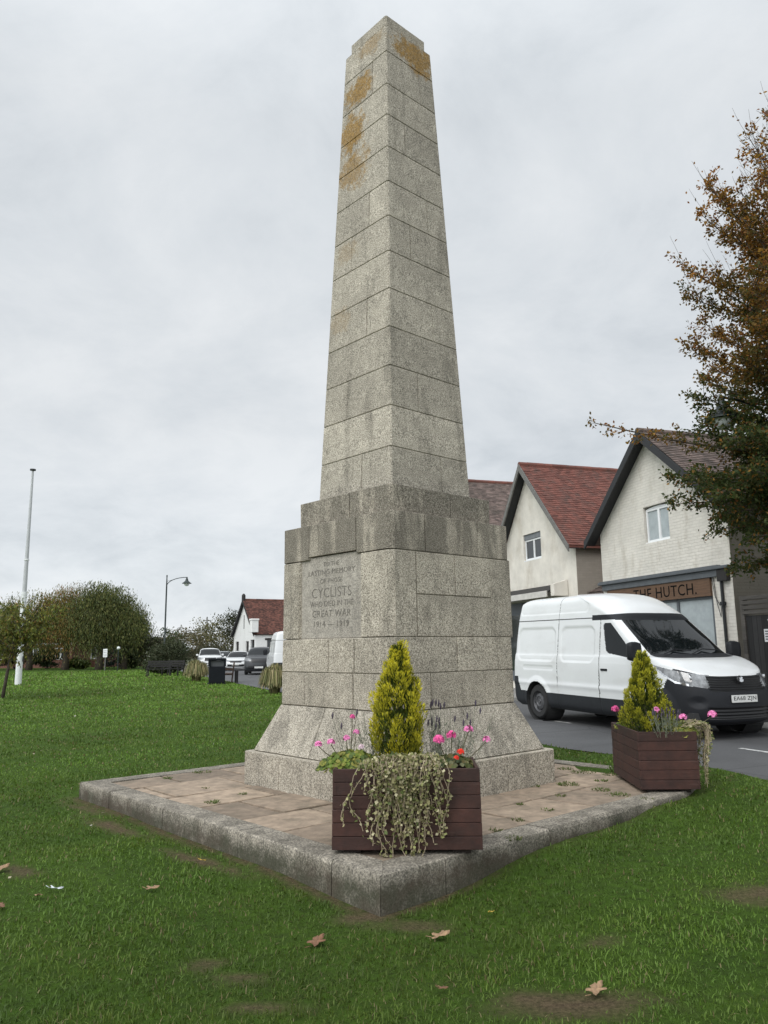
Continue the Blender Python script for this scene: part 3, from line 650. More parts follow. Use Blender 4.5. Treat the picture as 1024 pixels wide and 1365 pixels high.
# trailing ivy
def ivy(loc, rz, strands, label, half, spread_d, drop, cols):
    r = empty('trailing_ivy',loc,rz,label,'ivy'); mb = MB(); PP,DD,LL = [],[],[]
    for k in range(strands):
        x0 = np.clip(rng.normal()*.5,-1,1)*half; yb = .02+rng.random()*.22; L = drop*(.25+.85*rng.random())
        p = np.array([x0,yb,.015+.05*rng.random()]); pts = [p.copy()]; d = np.array([rng.normal()*.8,-1,.35]); st = .03
        s_ = 0
        while s_ < L+yb+.1 and p[2] > -.55:
            if p[1] > -.02: d = d*.8+np.array([rng.normal()*.25,-.35,.04])
            else: d = d*.75+np.array([rng.normal()*.28,(-.035-p[1])*2.5+rng.normal()*.12,-.42])
            d = d/np.linalg.norm(d); p = p+d*st; s_ += st
            if p[1] < -.01: p[1] = min(p[1],-.012)
            if p[2] < -.02 and p[1] > -.012: p[1] = -.012-.01*rng.random()
            if -.02 <= p[2] < .02 and abs(p[1])<.03: p[2] = max(p[2],.02) if p[1]>-.008 else p[2]
            pts.append(p.copy())
        mb.tube(pts,[.0028]*len(pts),4,False)
        for q in pts[1:]:
            for _ in range(rng.integers(0,4)):
                PP.append(q+rng.normal(size=3)*np.array([.008,.006,.008])); DD.append(np.array([rng.normal()*.8,-.5-.4*rng.random(),rng.normal()*.6-.2])); LL.append(.018+.018*rng.random())
    n = len(PP); leaf_obj('leaves',np.array(PP),np.array(DD),np.array(LL),np.array(LL)*.8,palette(n,cols,[.4,.3,.2,.1],.3),m_leaf,r); mb.build('stems',simple('ivy_stem',(.36,.29,.2),.8),r)
    return r
IV = [(.36,.33,.17),(.24,.25,.10),(.50,.46,.29),(.10,.13,.04)]
ivy((P1[0]-.03,P1[1]-.285,.572),RAD(-1.2),88,'dense cream and green ivy trailing down the front of the near planter',.27,.2,.62,IV)
ivy((P2[0]+.33,P2[1]-.36,.572),RAD(90),26,'thin straggly ivy hanging from the far side of the right planter',.22,.2,.55,IV)
# geraniums: leaf mound and flower heads on stalks
m_pink = simple('geranium_pink',(.80,.26,.52),.6,var=.2,scale=60,island=.25); m_red = simple('geranium_red',(.75,.045,.02),.6,var=.15,scale=60,island=.2); m_mag = simple('geranium_magenta',(.66,.10,.30),.6,var=.3,scale=60,island=.5); m_gleaf = m_leaf
def petal_head(mb, c, R_, n=34):
    for _ in range(n):
        d = rng.normal(size=3); d[2] = abs(d[2])*.9-.15; d /= np.linalg.norm(d); p = Vector(c)+Vector(d)*R_*.75; t = Vector(d).orthogonal().normalized(); bq = t.cross(Vector(d)); w_ = R_*.42
        ring_ = [p+(t*math.cos(a)+bq*math.sin(a))*w_*(.8+.3*random.random())+Vector(d)*R_*.18 for a in np.arange(5)*1.2566]
        mb.add([p]+ring_,[(0,1+i,1+(i+1)%5) for i in range(5)])
def geranium(loc, label, mound, heads, cols, nl=260, lsz=.045):
    r = empty('geranium',loc,0,label,'geranium'); mx,my,mz = mound
    a = rng.random(nl)*6.28; q = np.sqrt(rng.random(nl)); zz_ = np.sqrt(np.clip(1-q*q,0,1)); P = np.stack([mx*q*np.cos(a),my*q*np.sin(a),mz*zz_*(.55+.45*rng.random(nl))],-1)
    # round scalloped leaves
    V,Fs = [],[]
    for k in range(nl):
        nrm = unit(np.array([math.cos(a[k])*q[k]+rng.normal()*.4,math.sin(a[k])*q[k]+rng.normal()*.4-.3,.8+rng.random()*.5])); t = unit(np.cross(nrm,[.3,.5,.1])); b2 = np.cross(nrm,t); R_ = lsz*(.5+.55*rng.random())
        V.append([P[k]-nrm*R_*.25]+[P[k]+(t*math.cos(w_)+b2*math.sin(w_))*R_*(.9+.12*(j%2)) for j,w_ in enumerate(np.arange(8)*.7854)])
        Fs += [(9*k,9*k+1+j,9*k+1+(j+1)%8) for j in range(8)]
    c = np.repeat(palette(nl,cols,None,.3),9,axis=0); np_mesh('foliage',np.array(V).reshape(-1,3),np.array(Fs),m_gleaf,r,c,True)
    st = MB()
    for (hx,hy,hz,R_,mat) in heads:
        st.tube([(hx*.35,hy*.35,mz*.4),(hx*.8,hy*.8,hz*.75),(hx,hy,hz)],[.004,.0035,.003],5)
        hb = MB(); petal_head(hb,(hx,hy,hz+.01),R_); hb.build('flower_head',mat,r,fix=False)
    if heads: st.build('stalks',m_stem,r)
    return r
GL = [(.13,.19,.03),(.19,.23,.04),(.24,.23,.05),(.08,.12,.03)]
g = at(460,1030,-2.72); geranium((-.36,-2.73,.53),'leafy green pink geranium at the left end of the near planter',(.23,.17,.14),[(-.13,-.05,.19,.03,m_pink),(-.22,-.08,.18,.028,m_pink),(-.02,.02,.21,.027,m_pink),(.05,.06,.25,.024,m_pink),(.09,.0,.15,.022,simple('geranium_pale',(.7,.55,.6),.6)),(.02,.08,.36,.022,m_mag)],GL,620,.026)
geranium((.40,-2.70,.53),'magenta and red geranium at the right end of the near planter',(.17,.15,.10),[(-.10,-.09,.20,.042,m_mag),(.0,.02,.22,.038,m_mag),(.13,.02,.26,.036,m_pink),(.26,.0,.19,.029,m_pink),(.055,-.10,.115,.028,m_red),(.02,-.14,.08,.02,m_red)],[(.09,.11,.03),(.14,.12,.04),(.2,.2,.1),(.05,.07,.03)],260,.024)
geranium((2.82,-.62,.53),'pink geranium with yellowing leaves in the right planter',(.17,.2,.12),[(-.19,.08,.22,.032,m_pink),(.0,-.12,.16,.04,m_pink),(.30,-.1,.18,.045,m_pink)],[(.17,.19,.035),(.24,.22,.045),(.10,.14,.03)],520,.026)
geranium((2.44,.0,.53),'dark magenta geranium at the back left of the right planter',(.09,.14,.07),[(-.09,-.05,.19,.042,m_mag)],GL,140,.024)
# lavender: thin grey stalks with dark heads
def lavender(loc, label, w_, n, hgt):
    r = empty('lavender',loc,0,label,'lavender'); a = rng.normal(size=n)*w_*.5; b_ = rng.normal(size=n)*.06
    k = n*14; i = rng.integers(0,n,k); t = rng.random(k)*.85; hh = hgt*(.6+.4*rng.random(n)); lx = a*.9+rng.normal(size=n)*.05
    P = np.stack([a[i]+lx[i]*t*.5,b_[i]+rng.normal(size=k)*.01,hh[i]*t*.8],-1); leaf_obj('foliage',P,np.stack([rng.normal(size=k)*.5+lx[i],rng.normal(size=k)*.5,np.ones(k)],-1),.04,.006,palette(k,[(.16,.18,.13),(.11,.14,.09),(.22,.23,.18)]),m_leaf,r)
    mb = MB(); m_lh = simple('lavender_head',(.06,.045,.07),.8)
    for j in range(n):
        tp = (a[j]+lx[j]*.55,b_[j],hh[j]); mb.tube([(a[j],b_[j],0),tp],[.002,.0016],4,False)
        if j%2==0: hb = MB(); hb.tube([(tp[0],tp[1],tp[2]-.01),(tp[0]+.003,tp[1],tp[2]+.015),(tp[0]+.005,tp[1],tp[2]+.04)],[.004,.008,.003],6); hb.build('flower_head',m_lh,r)
    mb.build('stalks',simple('lavender_stalk',(.18,.19,.13),.8),r)
lavender((-.13,-2.50,.52),'grey lavender left of the tall conifer in the near planter',.24,34,.40)
lavender((.34,-2.48,.52),'grey lavender with dark flower spikes right of the tall conifer',.20,38,.46)
lavender((2.66,-.72,.52),'silvery lavender clump in front of the squat conifer in the right planter',.16,34,.26)
P = np.stack([.42+rng.normal(size=9)*.03,-2.9+rng.normal(size=9)*.01,np.full(9,.575)],-1)

# ------------------------------------------------------------------ vehicles
def lerp_rows(rows, sub):
    rows = [np.array(r,float) for r in rows]; out = []
    for i in range(len(rows)-1):
        p0,p1,p2,p3 = rows[max(i-1,0)],rows[i],rows[i+1],rows[min(i+2,len(rows)-1)]
        m1 = (p2-p0)/2; m2 = (p3-p1)/2; d = p2-p1
        m1 = np.where(m1*d<=0,0,np.sign(m1)*np.minimum(np.abs(m1),2*np.abs(d))); m2 = np.where(m2*d<=0,0,np.sign(m2)*np.minimum(np.abs(m2),2*np.abs(d)))
        for k in range(sub):
            t = k/sub; out.append(((2*t**3-3*t*t+1)*p1+(t**3-2*t*t+t)*m1+(-2*t**3+3*t*t)*p2+(t**3-t*t)*m2, i+t))
    out.append((rows[-1],len(rows)-1)); return out
def shell(rows, sub, nf, ns, nr):
    """rows: xf,zf,a,n,ws,zs,xr,ar,zr -> grid of points for the right-hand half (y>=0), plus (v,u) parameters"""
    R_ = lerp_rows(rows,sub); G = []; vv = []
    for r,v_ in R_:
        xf,zf,a,n,ws,zs,xr,ar,zr = r; pts = []
        for i in range(nf):
            th = (i/nf)*math.pi/2; c_,s_ = math.cos(th),math.sin(th); y = ws*s_**(2/n); x = xf-a*(1-c_**(2/n)); u = s_**2
            pts.append((x,y,zf+(zs-zf)*(u*u*(3-2*u))))
        x0 = xf-a; x1 = xr+ar
        for i in range(ns): pts.append((x0+(x1-x0)*i/ns,ws,zs+(zr-zs)*0))
        for i in range(nr+1):
            th = i/nr*math.pi/2; c_,s_ = math.cos(th),math.sin(th); pts.append((x1-ar*s_**(2/3.),ws*c_**(2/3.) if c_>1e-9 else 0,zs+(zr-zs)*s_**2))
        G.append(pts); vv.append(v_)
    return np.array(G),np.array(vv)
def split_shell(G, vv, classify, nf, ns, disp=None):
    """mirror, classify faces -> dict of class -> (V,F)"""
    nv,nu,_ = G.shape; Pt = G.copy()
    if disp is not None:
        du = np.gradient(G,axis=1); dv = np.gradient(G,axis=0); N = unit(np.cross(du,dv)); 
        flip = (N[...,1]*G[...,1]).sum() < 0
        if flip: N = -N
        Pt = Pt + N*disp(G,vv)[...,None]
    ctr = (G[:-1,:-1]+G[1:,1:]+G[1:,:-1]+G[:-1,1:])/4; vc = (vv[:-1]+vv[1:])/2; uc = np.arange(nu-1)+.5
    cls = classify(ctr,vc[:,None]+0*uc[None,:],0*vc[:,None]+uc[None,:])
    res = {}; idx = np.arange(nv*nu).reshape(nv,nu)
    Fq = np.stack([idx[:-1,:-1],idx[:-1,1:],idx[1:,1:],idx[1:,:-1]],-1)
    V0 = Pt.reshape(-1,3)
    for c in np.unique(cls):
        if c < 0: continue
        f = Fq[cls==c]; used,inv = np.unique(f,return_inverse=True); f = inv.reshape(-1,4); V = V0[used]; m_ = V.copy(); m_[:,1] *= -1
        A = (V,f); B = (m_,f[:,::-1]); res[int(c)] = (np.concatenate([V,m_]),np.concatenate([f[:,::-1],f+len(V)]),len(V))
    return res
def shell_obj(name, data, mat, parent, half=None):
    V,Fq,nh = data
    if half == 'one': V = V[:nh]; Fq = Fq[:len(Fq)//2]
    if half == 'two': Fq = Fq[len(Fq)//2:]-nh; V = V[nh:]
    return np_mesh(name,V,Fq,mat,parent,None,True)
m_white = simple('white_paint',(.71,.72,.72),.28,var=.025,scale=2,coat=.4,dirt=((.5,.49,.46),.35,(1.2,1.2,3),.52)); m_blk = simple('black_plastic',(.014,.015,.018),.55,var=.15,bmp=.05,bscale=200,spec=.28); m_glass = simple('tinted_glass',(.006,.008,.009),.05,var=.1,spec=.32)
m_tyre = simple('tyre_rubber',(.022,.022,.022),.85); m_rim = simple('steel_wheel',(.09,.09,.095),.45,metal=.3); m_lens = simple('lamp_lens',(.17,.175,.18),.06,var=.8,scale=9,spec=.9,coat=.8); m_dgrey = simple('grille_grey',(.012,.012,.013),.45); m_chrome = simple('chrome',(.75,.75,.76),.15,metal=1); m_plate = simple('plate_white',(.62,.62,.6),.5,var=.03); m_txt = simple('plate_black',(.008,.008,.008),.9,spec=.08); m_seam = simple('panel_gap',(.03,.03,.03),.8)
def wheel(parent, x, y, r, wd, mats):
    w_ = MB(); s = 1 if y>0 else -1
    prof = [(r*.62,-wd/2),(r*.9,-wd/2),(r*.985,-wd*.36),(r,-wd*.2),(r,wd*.2),(r*.985,wd*.36),(r*.9,wd/2),(r*.62,wd/2)]
    w_.lathe(prof,(x,y,r),32,'y'); t = w_.build('wheel',mats[0],parent,smooth=True,angle=40)
    q = MB(); yo = y+s*wd*.38
    for rr,dy in ((r*.63,.0),): pass
    prof = [(0,s*.0),(r*.1,s*.005),(r*.13,-s*.012),(r*.26,-s*.012),(r*.3,s*.006),(r*.47,-s*.012),(r*.52,-s*.05),(r*.58,-s*.02),(r*.63,s*.012)]
    q.lathe(prof,(x,yo,r),32,'y')
    rim = q.build('rim',mats[1],t,smooth=True,angle=30)
    h_ = MB()
    for k in range(8):
        a = k*math.pi/4+.2; cx,cz = x+math.cos(a)*r*.475,r+math.sin(a)*r*.475
        h_.lathe([(0,s*.003),(r*.055,s*.003),(r*.055,-s*.02)],(cx,yo-s*.008,cz),10,'y')
    h_.build('rim_holes',m_dgrey,t); return t
def rr_sdf(x,z,x0,x1,z0,z1,r):
    qx = np.abs(x-(x0+x1)/2)-(x1-x0)/2+r; qz = np.abs(z-(z0+z1)/2)-(z1-z0)/2+r
    return np.hypot(np.maximum(qx,0),np.maximum(qz,0))+np.minimum(np.maximum(qx,qz),0)-r
def inpoly(x,z,poly):
    ins = np.zeros(x.shape,bool); n = len(poly); j = n-1
    for i in range(n):
        xi,zi = poly[i]; xj,zj = poly[j]
        with np.errstate(divide='ignore',invalid='ignore'): c = ((zi>z)!=(zj>z))&(x<(xj-xi)*(z-zi)/(zj-zi+1e-12)+xi)
        ins ^= c; j = i
    return ins
def make_van(label):
    r = empty('panel_van',(0,0,0),0,label,'van')
    #        xf    zf   a    n   ws   zs    xr    ar  zr
    rows = [(-.16,.22,.75,2.6,.90,.24,-5.30,.12,.30),(-.03,.29,.85,2.7,.955,.33,-5.38,.12,.36),(0,.48,.90,2.8,.972,.52,-5.40,.12,.52),(-.015,.68,.90,2.8,.978,.74,-5.40,.12,.74),
            (-.06,.84,.92,2.8,.977,.95,-5.39,.12,.95),(-.125,.985,.98,2.7,.973,1.12,-5.38,.12,1.12),(-.20,1.045,.95,2.7,.968,1.175,-5.375,.12,1.19),(-.55,1.21,.72,2.9,.957,1.26,-5.37,.12,1.26),
            (-1.0,1.31,.40,3.2,.94,1.31,-5.36,.12,1.31),(-1.40,1.60,.34,3.2,.912,1.60,-5.34,.12,1.60),(-1.82,1.92,.30,3.2,.872,1.92,-5.31,.12,1.92),(-1.92,2.03,.32,3.0,.862,2.01,-5.30,.12,2.01),
            (-2.14,2.22,.5,2.6,.838,2.19,-5.28,.15,2.19),(-2.46,2.38,.55,2.5,.79,2.35,-5.25,.15,2.35),(-2.8,2.455,.55,2.4,.66,2.44,-5.15,.2,2.44),(-3.2,2.485,.5,2.2,.38,2.48,-4.95,.3,2.48),(-3.6,2.49,.3,2,.0,2.49,-4.7,.3,2.49)]
    nf,ns = 60,330; G,vv = shell(rows,16,nf,ns,12); WX = (-.933,-4.431)
    win = [(-2.27,1.84),(-2.22,1.88),(-1.98,1.88),(-1.80,1.80),(-1.42,1.52),(-1.12,1.30),(-1.08,1.22),(-1.25,1.22),(-2.10,1.33),(-2.17,1.37)]
    def classify(c,v_,u):
        x,y,z = c[...,0],c[...,1],c[...,2]; k = np.zeros(x.shape,int); side = u>=nf*.55
        front = ~side
        k[(v_>8.06)&(v_<10.0)&(u<nf*.60)] = 2                                   # windscreen
        k[(v_>10.0)&(v_<11.15)&(x>-2.62)&((u<nf*.8)|(z>1.93))] = 3             # header band
        k[(v_>=7.55)&(v_<=8.06)&(u<nf*.62)] = 8                                  # scuttle
        k[(u>=nf)&inpoly(x,z,win)&(y>.5)] = 4                                    # door glass
        low = (z<.53)&(u>=nf)&(x>-5.5); k[low] = 5
        k[(x<-5.02+(z-.4)*-.35)&(z<.82)] = 5
        bump_ = (v_<4.95)&((x>-.56-(.95-z)*.62)|(front&(u<nf*.5))); k[bump_] = 1
        k[(v_<4.95)&(v_>1.0)&(x>-.62-.55*(.95-z))&(y>.3)] = 1
        zhi = .985+(-.12-x)*.21; zlo = np.where(x>-.5,.80+(-.12-x)*.20,.876+(-.5-x)*.56)
        k[(y>.50)&(z<zhi)&(z>zlo)&(x<-.10)&(x>-.96)] = 6
        k[(k==6)&(z<zlo+.030)&(x<-.30)] = 10
        k[(v_>3.35)&(v_<4.9)&(y<.56)&(x>-.4)] = 7                                # grille
        k[(v_>1.2)&(v_<2.1)&(y<.62)&(x>-.3)] = 7
        for wx in WX:
            k[(np.hypot(x-wx,(z-.34))<.405)&(y>.6)&(z<.9)] = -1
        sm = (np.abs(x+2.36+.03*np.clip(1.1-z,0,1))<.007)|(np.abs(x+3.70)<.007); sm &= (z>.3)&(z<1.95)&(u>=nf)
        sm |= (np.abs(z-1.975)<.010)&(u>=nf)&(x<-2.55)
        sm |= (np.abs(x+3.70)<.006)&(z>1.95)&(y>.6)
        sm |= (np.abs(x+1.03+.0*z)<.007)&(z>.62)&(z<1.2)&(u>=nf)
        k[sm&(k==0)] = 9; return k
    def disp(G,vv):
        x,y,z = G[...,0],G[...,1],G[...,2]; d = np.zeros(x.shape); sd_ = (np.arange(G.shape[1])>=nf)[None,:]
        for bx in ((-5.18,-3.80,1.16,1.82),(-3.60,-2.52,1.16,1.82)):
            s_ = rr_sdf(x,z,*bx,.16); d -= .016*np.clip(.5-s_/.05,0,1)*sd_
        s_ = rr_sdf(x,z,-5.15,-2.75,2.10,2.8,.1); d -= .012*np.clip(.5-s_/.03,0,1)*sd_
        s_ = rr_sdf(x,z,-4.95,-3.85,.98,1.06,.04); d -= .006*np.clip(.5-s_/.03,0,1)*sd_
        d += .012*np.exp(-((z-.70)/.045)**2)*sd_*(x<-1.2)
        for wx in WX: q = np.hypot(x-wx,z-.34); d += .022*np.clip((.52-q)/.08,0,1)*(z<.95)*(y>.6)
        gr = (vv>3.35)&(vv<4.9); d += np.where(gr[:,None]&(y<.56)&(x>-.4),.014*np.sin(vv*2*np.pi*4.2)[:,None]-.012,0)
        gr = (vv>1.2)&(vv<2.1); d += np.where(gr[:,None]&(y<.62)&(x>-.3),.012*np.sin(vv*2*np.pi*4)[:,None]-.02,0)
        q = np.hypot((y-.74)/.12,(z-.58)/.10); d -= .035*np.clip(1-q,0,1)*(x>-.6)
        for sx in (-2.36,-3.70): d -= .008*np.exp(-((x-sx)/.008)**2)*sd_*(z<1.96)
        return d
    R_ = split_shell(G,vv,classify,nf,ns,disp)
    V0,F0,_ = R_[0]; V9,F9,_ = R_[9]; body = np_mesh('body',np.concatenate([V0,V9]),np.concatenate([F0,F9+len(V0)]),[m_white,m_seam],r,None,True)
    body.data.polygons.foreach_set('material_index',np.concatenate([np.zeros(len(F0),np.int32),np.ones(len(F9),np.int32)]))
    shell_obj('bumper',R_[1],m_blk,r); shell_obj('windscreen',R_[2],m_glass,r); shell_obj('roof_band',R_[3],m_blk,r)
    shell_obj('side_window',R_[4],m_glass,r,'one'); shell_obj('side_window',R_[4],m_glass,r,'two'); shell_obj('lower_cladding',R_[5],simple('grey_cladding',(.022,.024,.027),.6,spec=.28),r)
    for h_ in ('one','two'): shell_obj('headlight_trim',R_[10],m_chrome,r,h_)
    hl_ = [shell_obj('headlight',R_[6],m_lens,r,h_) for h_ in ('one','two')]
    for sgn,hh in ((1,hl_[0]),(-1,hl_[1])):
        mb = MB(); mb.lathe([(0,.0),(.05,-.005),(.06,-.03)],(0,0,0),16); M = Matrix.Translation((-.30,sgn*.735,.97))@Matrix.Rotation(sgn*RAD(-35),4,'Z')@Matrix.Rotation(RAD(72),4,'Y')
        mb.v = [tuple(M@Vector(p)) for p in mb.v]; mb.build('bulb_reflector',m_chrome,hh,smooth=True)
    shell_obj('grille',R_[7],m_dgrey,r); shell_obj('scuttle',R_[8],m_blk,r)
    mb = MB(); mb.box(-5.25,-.2,-.85,.85,.22,.42); 
    for wx in WX: mb.lathe([(.41,-.2),(.41,.2)],(wx,.78,.34),24,'y'); mb.lathe([(.41,-.2),(.41,.2)],(wx,-.78,.34),24,'y'); mb.box(wx-.42,wx+.42,-.6,.6,.2,.78)
    mb.build('underbody',m_seam,r,fix=False)
    for wx in WX:
        for y in (.855,-.855): wheel(r,wx,y,.338,.215,(m_tyre,m_rim))
    for s_ in (1,-1):
        mb = MB(); bm = bmesh.new(); bmesh.ops.create_cube(bm,size=1); bmesh.ops.subdivide_edges(bm,edges=bm.edges[:],cuts=4,use_grid_fill=True)
        for v_ in bm.verts:
            c_ = v_.co; n_ = c_.normalized()*.62; c_ = c_*.55+n_*.45; v_.co = Vector((c_.x*.13,c_.y*.24,c_.z*.30))
        for v_ in bm.verts: v_.co += Vector((-1.22+.1*abs(v_.co.y),s_*1.10,1.37))
        bm.verts.index_update(); mb.add([v_.co for v_ in bm.verts],[tuple(v_.index for v_ in f.verts) for f in bm.faces]); bm.free()
        mb.bar((-1.17,s_*.90,1.29),(-1.2,s_*1.04,1.30),.07,.05); mb.build('wing_mirror',m_blk,r,smooth=True)
        mb = MB(); mb.box(-2.30,-2.12,s_*.972-.012,s_*.972+.02 if s_>0 else s_*.972+.012,1.015,1.055) if s_>0 else mb.box(-2.30,-2.12,-.992,-.96,1.015,1.055)
        mb.build('door_handle',m_blk,r,bevel=.008)
    mb = MB(); mb.box(-.004,.022,-.26,.26,.575,.69); pl = mb.build('number_plate',m_plate,r,bevel=.005)
    mb = MB(); M = Matrix(((0,0,1,.0222),(1,0,0,0),(0,1,0,.632),(0,0,0,1))); add_text(mb,'EA68 ZJN',.46,.078,M,.0015,1.05); mb.build('plate_lettering',m_txt,pl)
    mb = MB(); mb.lathe([(0,.02),(.045,.02),(.062,.012),(.066,0)],(0,0,0),24); M = Matrix.Translation((-.050,0,.925))@Matrix.Rotation(RAD(78),4,'Y'); mb.v = [tuple(M@Vector(p)) for p in mb.v]; bd = mb.build('badge',m_dgrey,r,smooth=True)
    mb = MB(); pts = [(-.045,-.03),(-.01,-.045),(.03,-.035),(.045,-.005),(.02,.0),(.035,.03),(.0,.045),(-.008,.02),(-.04,.03),(-.03,.005)]   # rampant winged beast, simplified
    mb.prism(pts,.022,.028,'z'); M2 = M@Matrix.Rotation(RAD(90),4,'Z'); mb.v = [tuple(M2@Vector(p)) for p in mb.v]; mb.build('emblem',m_chrome,bd)
    for y0_,y1_ in ((-.05,.62),(-.66,-.02)): mb = MB(); mb.tube([(-.98,y0_,1.325),(-1.10,(y0_+y1_)/2,1.40),(-1.05,y1_,1.375)],.010,5); mb.build('wiper',m_blk,r)
    mb = MB(); mb.tube([(-.78,.962,1.075),(-.84,.964,1.075)],.012,6); mb.build('side_repeater',m_dgrey,r)
    return r
van = make_van('white high roof panel van with black bumper parked in front of the cream shop')
VH = RAD(-67.5); van.location = (5.49,3.97,-.072); van.rotation_euler = (0,RAD(.5),VH)
v2 = copy_tree(van,None,('number_plate','badge','side_repeater'))
v2['label'] = 'pale van seen from behind, half hidden by the left side of the memorial'; v2.location = (-6.75,37.5,-.072); v2.rotation_euler = (0,0,RAD(104))

def make_car(name, label, cat, body, Hs=1.0, suv=False, wd=.9, L=4.5):
    r = empty(name,(0,0,0),0,label,cat); k = Hs
    if suv: rows = [(-.1,.25,.5,2.5,wd*.93,.3,-L+.1,.4,.4),(0,.45,.6,2.6,wd*.99,.45,-L,.4,.5),(-.02,.72,.65,2.6,wd,.72,-L,.4,.72),(-.10,.95,.7,2.5,wd*.99,.98,-L+.02,.4,1.0),(-.35,1.06,.7,2.6,wd*.96,1.06,-L+.03,.4,1.06),(-1.15,1.16,.45,3,wd*.93,1.12,-L+.05,.4,1.12),(-1.65,1.45,.35,3,wd*.84,1.42,-L+.28,.4,1.42),(-2.0,1.62,.4,3,wd*.76,1.58,-L+.5,.4,1.58),(-2.4,1.68,.5,2.6,wd*.55,1.66,-L+.8,.4,1.66),(-2.8,1.69,.3,2,0,1.69,-L+1.2,.4,1.69)]
    else: rows = [(-.1,.2,.5,2.4,wd*.93,.25,-L+.1,.4,.3),(0,.38,.65,2.5,wd*.99,.4,-L,.4,.45),(-.03,.58,.7,2.5,wd,.62,-L,.4,.62),(-.12,.72,.75,2.4,wd*.985,.80,-L+.02,.4,.85),(-.4,.82,.7,2.5,wd*.95,.88,-L+.05,.4,.92),(-1.2,.95,.45,3,wd*.92,.95,-L+.15,.4,.97),(-1.75,1.22,.35,3,wd*.80,1.2,-L+.6,.4,1.2),(-2.15,1.38,.4,3,wd*.70,1.34,-L+1.0,.4,1.34),(-2.5,1.43,.5,2.6,wd*.5,1.42,-L+1.3,.4,1.42),(-2.9,1.44,.3,2,0,1.44,-L+1.6,.4,1.44)]
    nf,ns = 16,60; G,vv = shell(rows,5,nf,ns,8); WX = (-.85,-L+.85); wr = .36 if suv else .32
    zb = 1.12 if suv else .93; zt = 1.52 if suv else 1.3; zl = .75 if suv else .62
    def classify(c,v_,u):
        x,y,z = c[...,0],c[...,1],c[...,2]; q = np.zeros(x.shape,int)
        q[(v_>5.05)&(v_<7.0)&(u<nf*.75)] = 1
        q[(v_>5.2)&(v_<7.0)&(u>=nf)&(u<nf+ns)&(np.abs(x+2.55)>.05)] = 1
        q[(v_>2.0)&(v_<3.2)&(y<.5*wd)&(x>-.5)] = 3; q[(v_>.6)&(v_<1.5)&(y<.7*wd)&(x>-.5)] = 3
        q[(v_>2.35)&(v_<3.25)&(y>.52*wd)&(x>-.65)] = 2
        for wx in WX: q[(np.hypot(x-wx,z-wr)<wr+.06)&(y>.5)&(z<.9)] = -1
        return q
    R_ = split_shell(G,vv,classify,nf,ns)
    shell_obj('body',R_[0],body,r); shell_obj('windows',R_[1],m_glass,r)
    for h_ in ('one','two'): shell_obj('headlight',R_[2],m_lens,r,h_)
    shell_obj('grille',R_[3],m_dgrey,r)
    mb = MB(); mb.box(-L+.3,-.3,-wd*.8,wd*.8,.2,.6); mb.build('underbody',m_seam,r)
    for wx in WX:
        for y in (wd-.11,-wd+.11): wheel(r,wx,y,wr,.2,(m_tyre,m_rim))
    mb = MB(); mb.box(.0,.012,-.26,.26,.40,.51); mb.build('number_plate',m_plate,r)
    for s_ in (1,-1): mb = MB(); mb.box(-1.62,-1.48,s_*(wd+.06)-.09,s_*(wd+.06)+.09,zb-.02,zb+.12); mb.build('wing_mirror',body,r,bevel=.03)
    return r
m_cgrey = simple('dark_grey_paint',(.025,.027,.03),.3,coat=.2); m_csil = simple('silver_grey_paint',(.28,.3,.31),.25,coat=.5,metal=.3)
def put_car(o, px, D, head): p = at(px,868,D+CAM[1]); o.location = (p[0],p[1],-.073); o.rotation_euler = (0,0,RAD(head))
c = make_car('parked_car','dark grey suv facing down the road beside the white cottage','car',m_cgrey,suv=True,wd=.93); put_car(c,345.5,47.5,-84)
c = make_car('parked_car','low white saloon car facing down the road, left of the dark suv','car',m_white); put_car(c,314.5,58,-84)
c = make_car('parked_car','grey car mostly hidden behind the litter bin','car',m_csil); put_car(c,298,64,-78)
c = make_car('parked_car','tall white car behind the ornamental grass at the roadside','car',m_white,suv=True); put_car(c,281,59,-75)

# ------------------------------------------------------------------ houses along the road
HROT = math.atan2(-E1[1],-E1[0])       # local +x runs towards the camera along the house fronts, +y away from the road
m_cream = brick_paint('cream_painted_brick',(.70,.665,.60),strength=.75,dirt=((.40,.35,.27),.7)); m_creamd = brick_paint('grimy_shaded_brick',(.17,.155,.13),strength=.5,dirt=((.07,.065,.05),.8)); m_rend = simple('cream_render',(.69,.65,.58),.9,var=.12,scale=2,bmp=.5,bscale=12,dirt=((.36,.30,.22),.5,(1.2,1.2,.8),.5)); m_beige = brick_paint('beige_painted_brick',(.33,.29,.245),strength=.35)  # m_creamd: shop flank, same paint; grime and the tree's shade darkened into its colour
m_tile_r = simple('red_clay_tile',(.165,.058,.042),.85,var=.3,scale=3,island=.3,dirt=((.06,.04,.033),.75,(3,3,3),.45)); m_tile_b = simple('brown_clay_tile',(.135,.098,.085),.85,var=.3,scale=3,island=.35,dirt=((.06,.05,.04),.7,(2,2,2),.45)); m_tile_o = simple('old_red_tile',(.095,.038,.027),.9,var=.35,scale=2.5,island=.6)
m_barge = simple('black_bargeboard',(.02,.021,.023),.6); m_bargeg = simple('weathered_bargeboard',(.16,.155,.145),.8,var=.2,scale=10); m_upvc = simple('white_upvc',(.78,.79,.79),.35,var=.03); m_pane = simple('window_glass',(.03,.035,.038),.05,spec=.7); m_curt = simple('net_curtain_pane',(.36,.40,.41),.25,var=.12,scale=5); m_dkwood = simple('dark_timber',(.02,.018,.017),.7); m_fascia = simple('blue_grey_fascia',(.095,.105,.115),.55,var=.15)
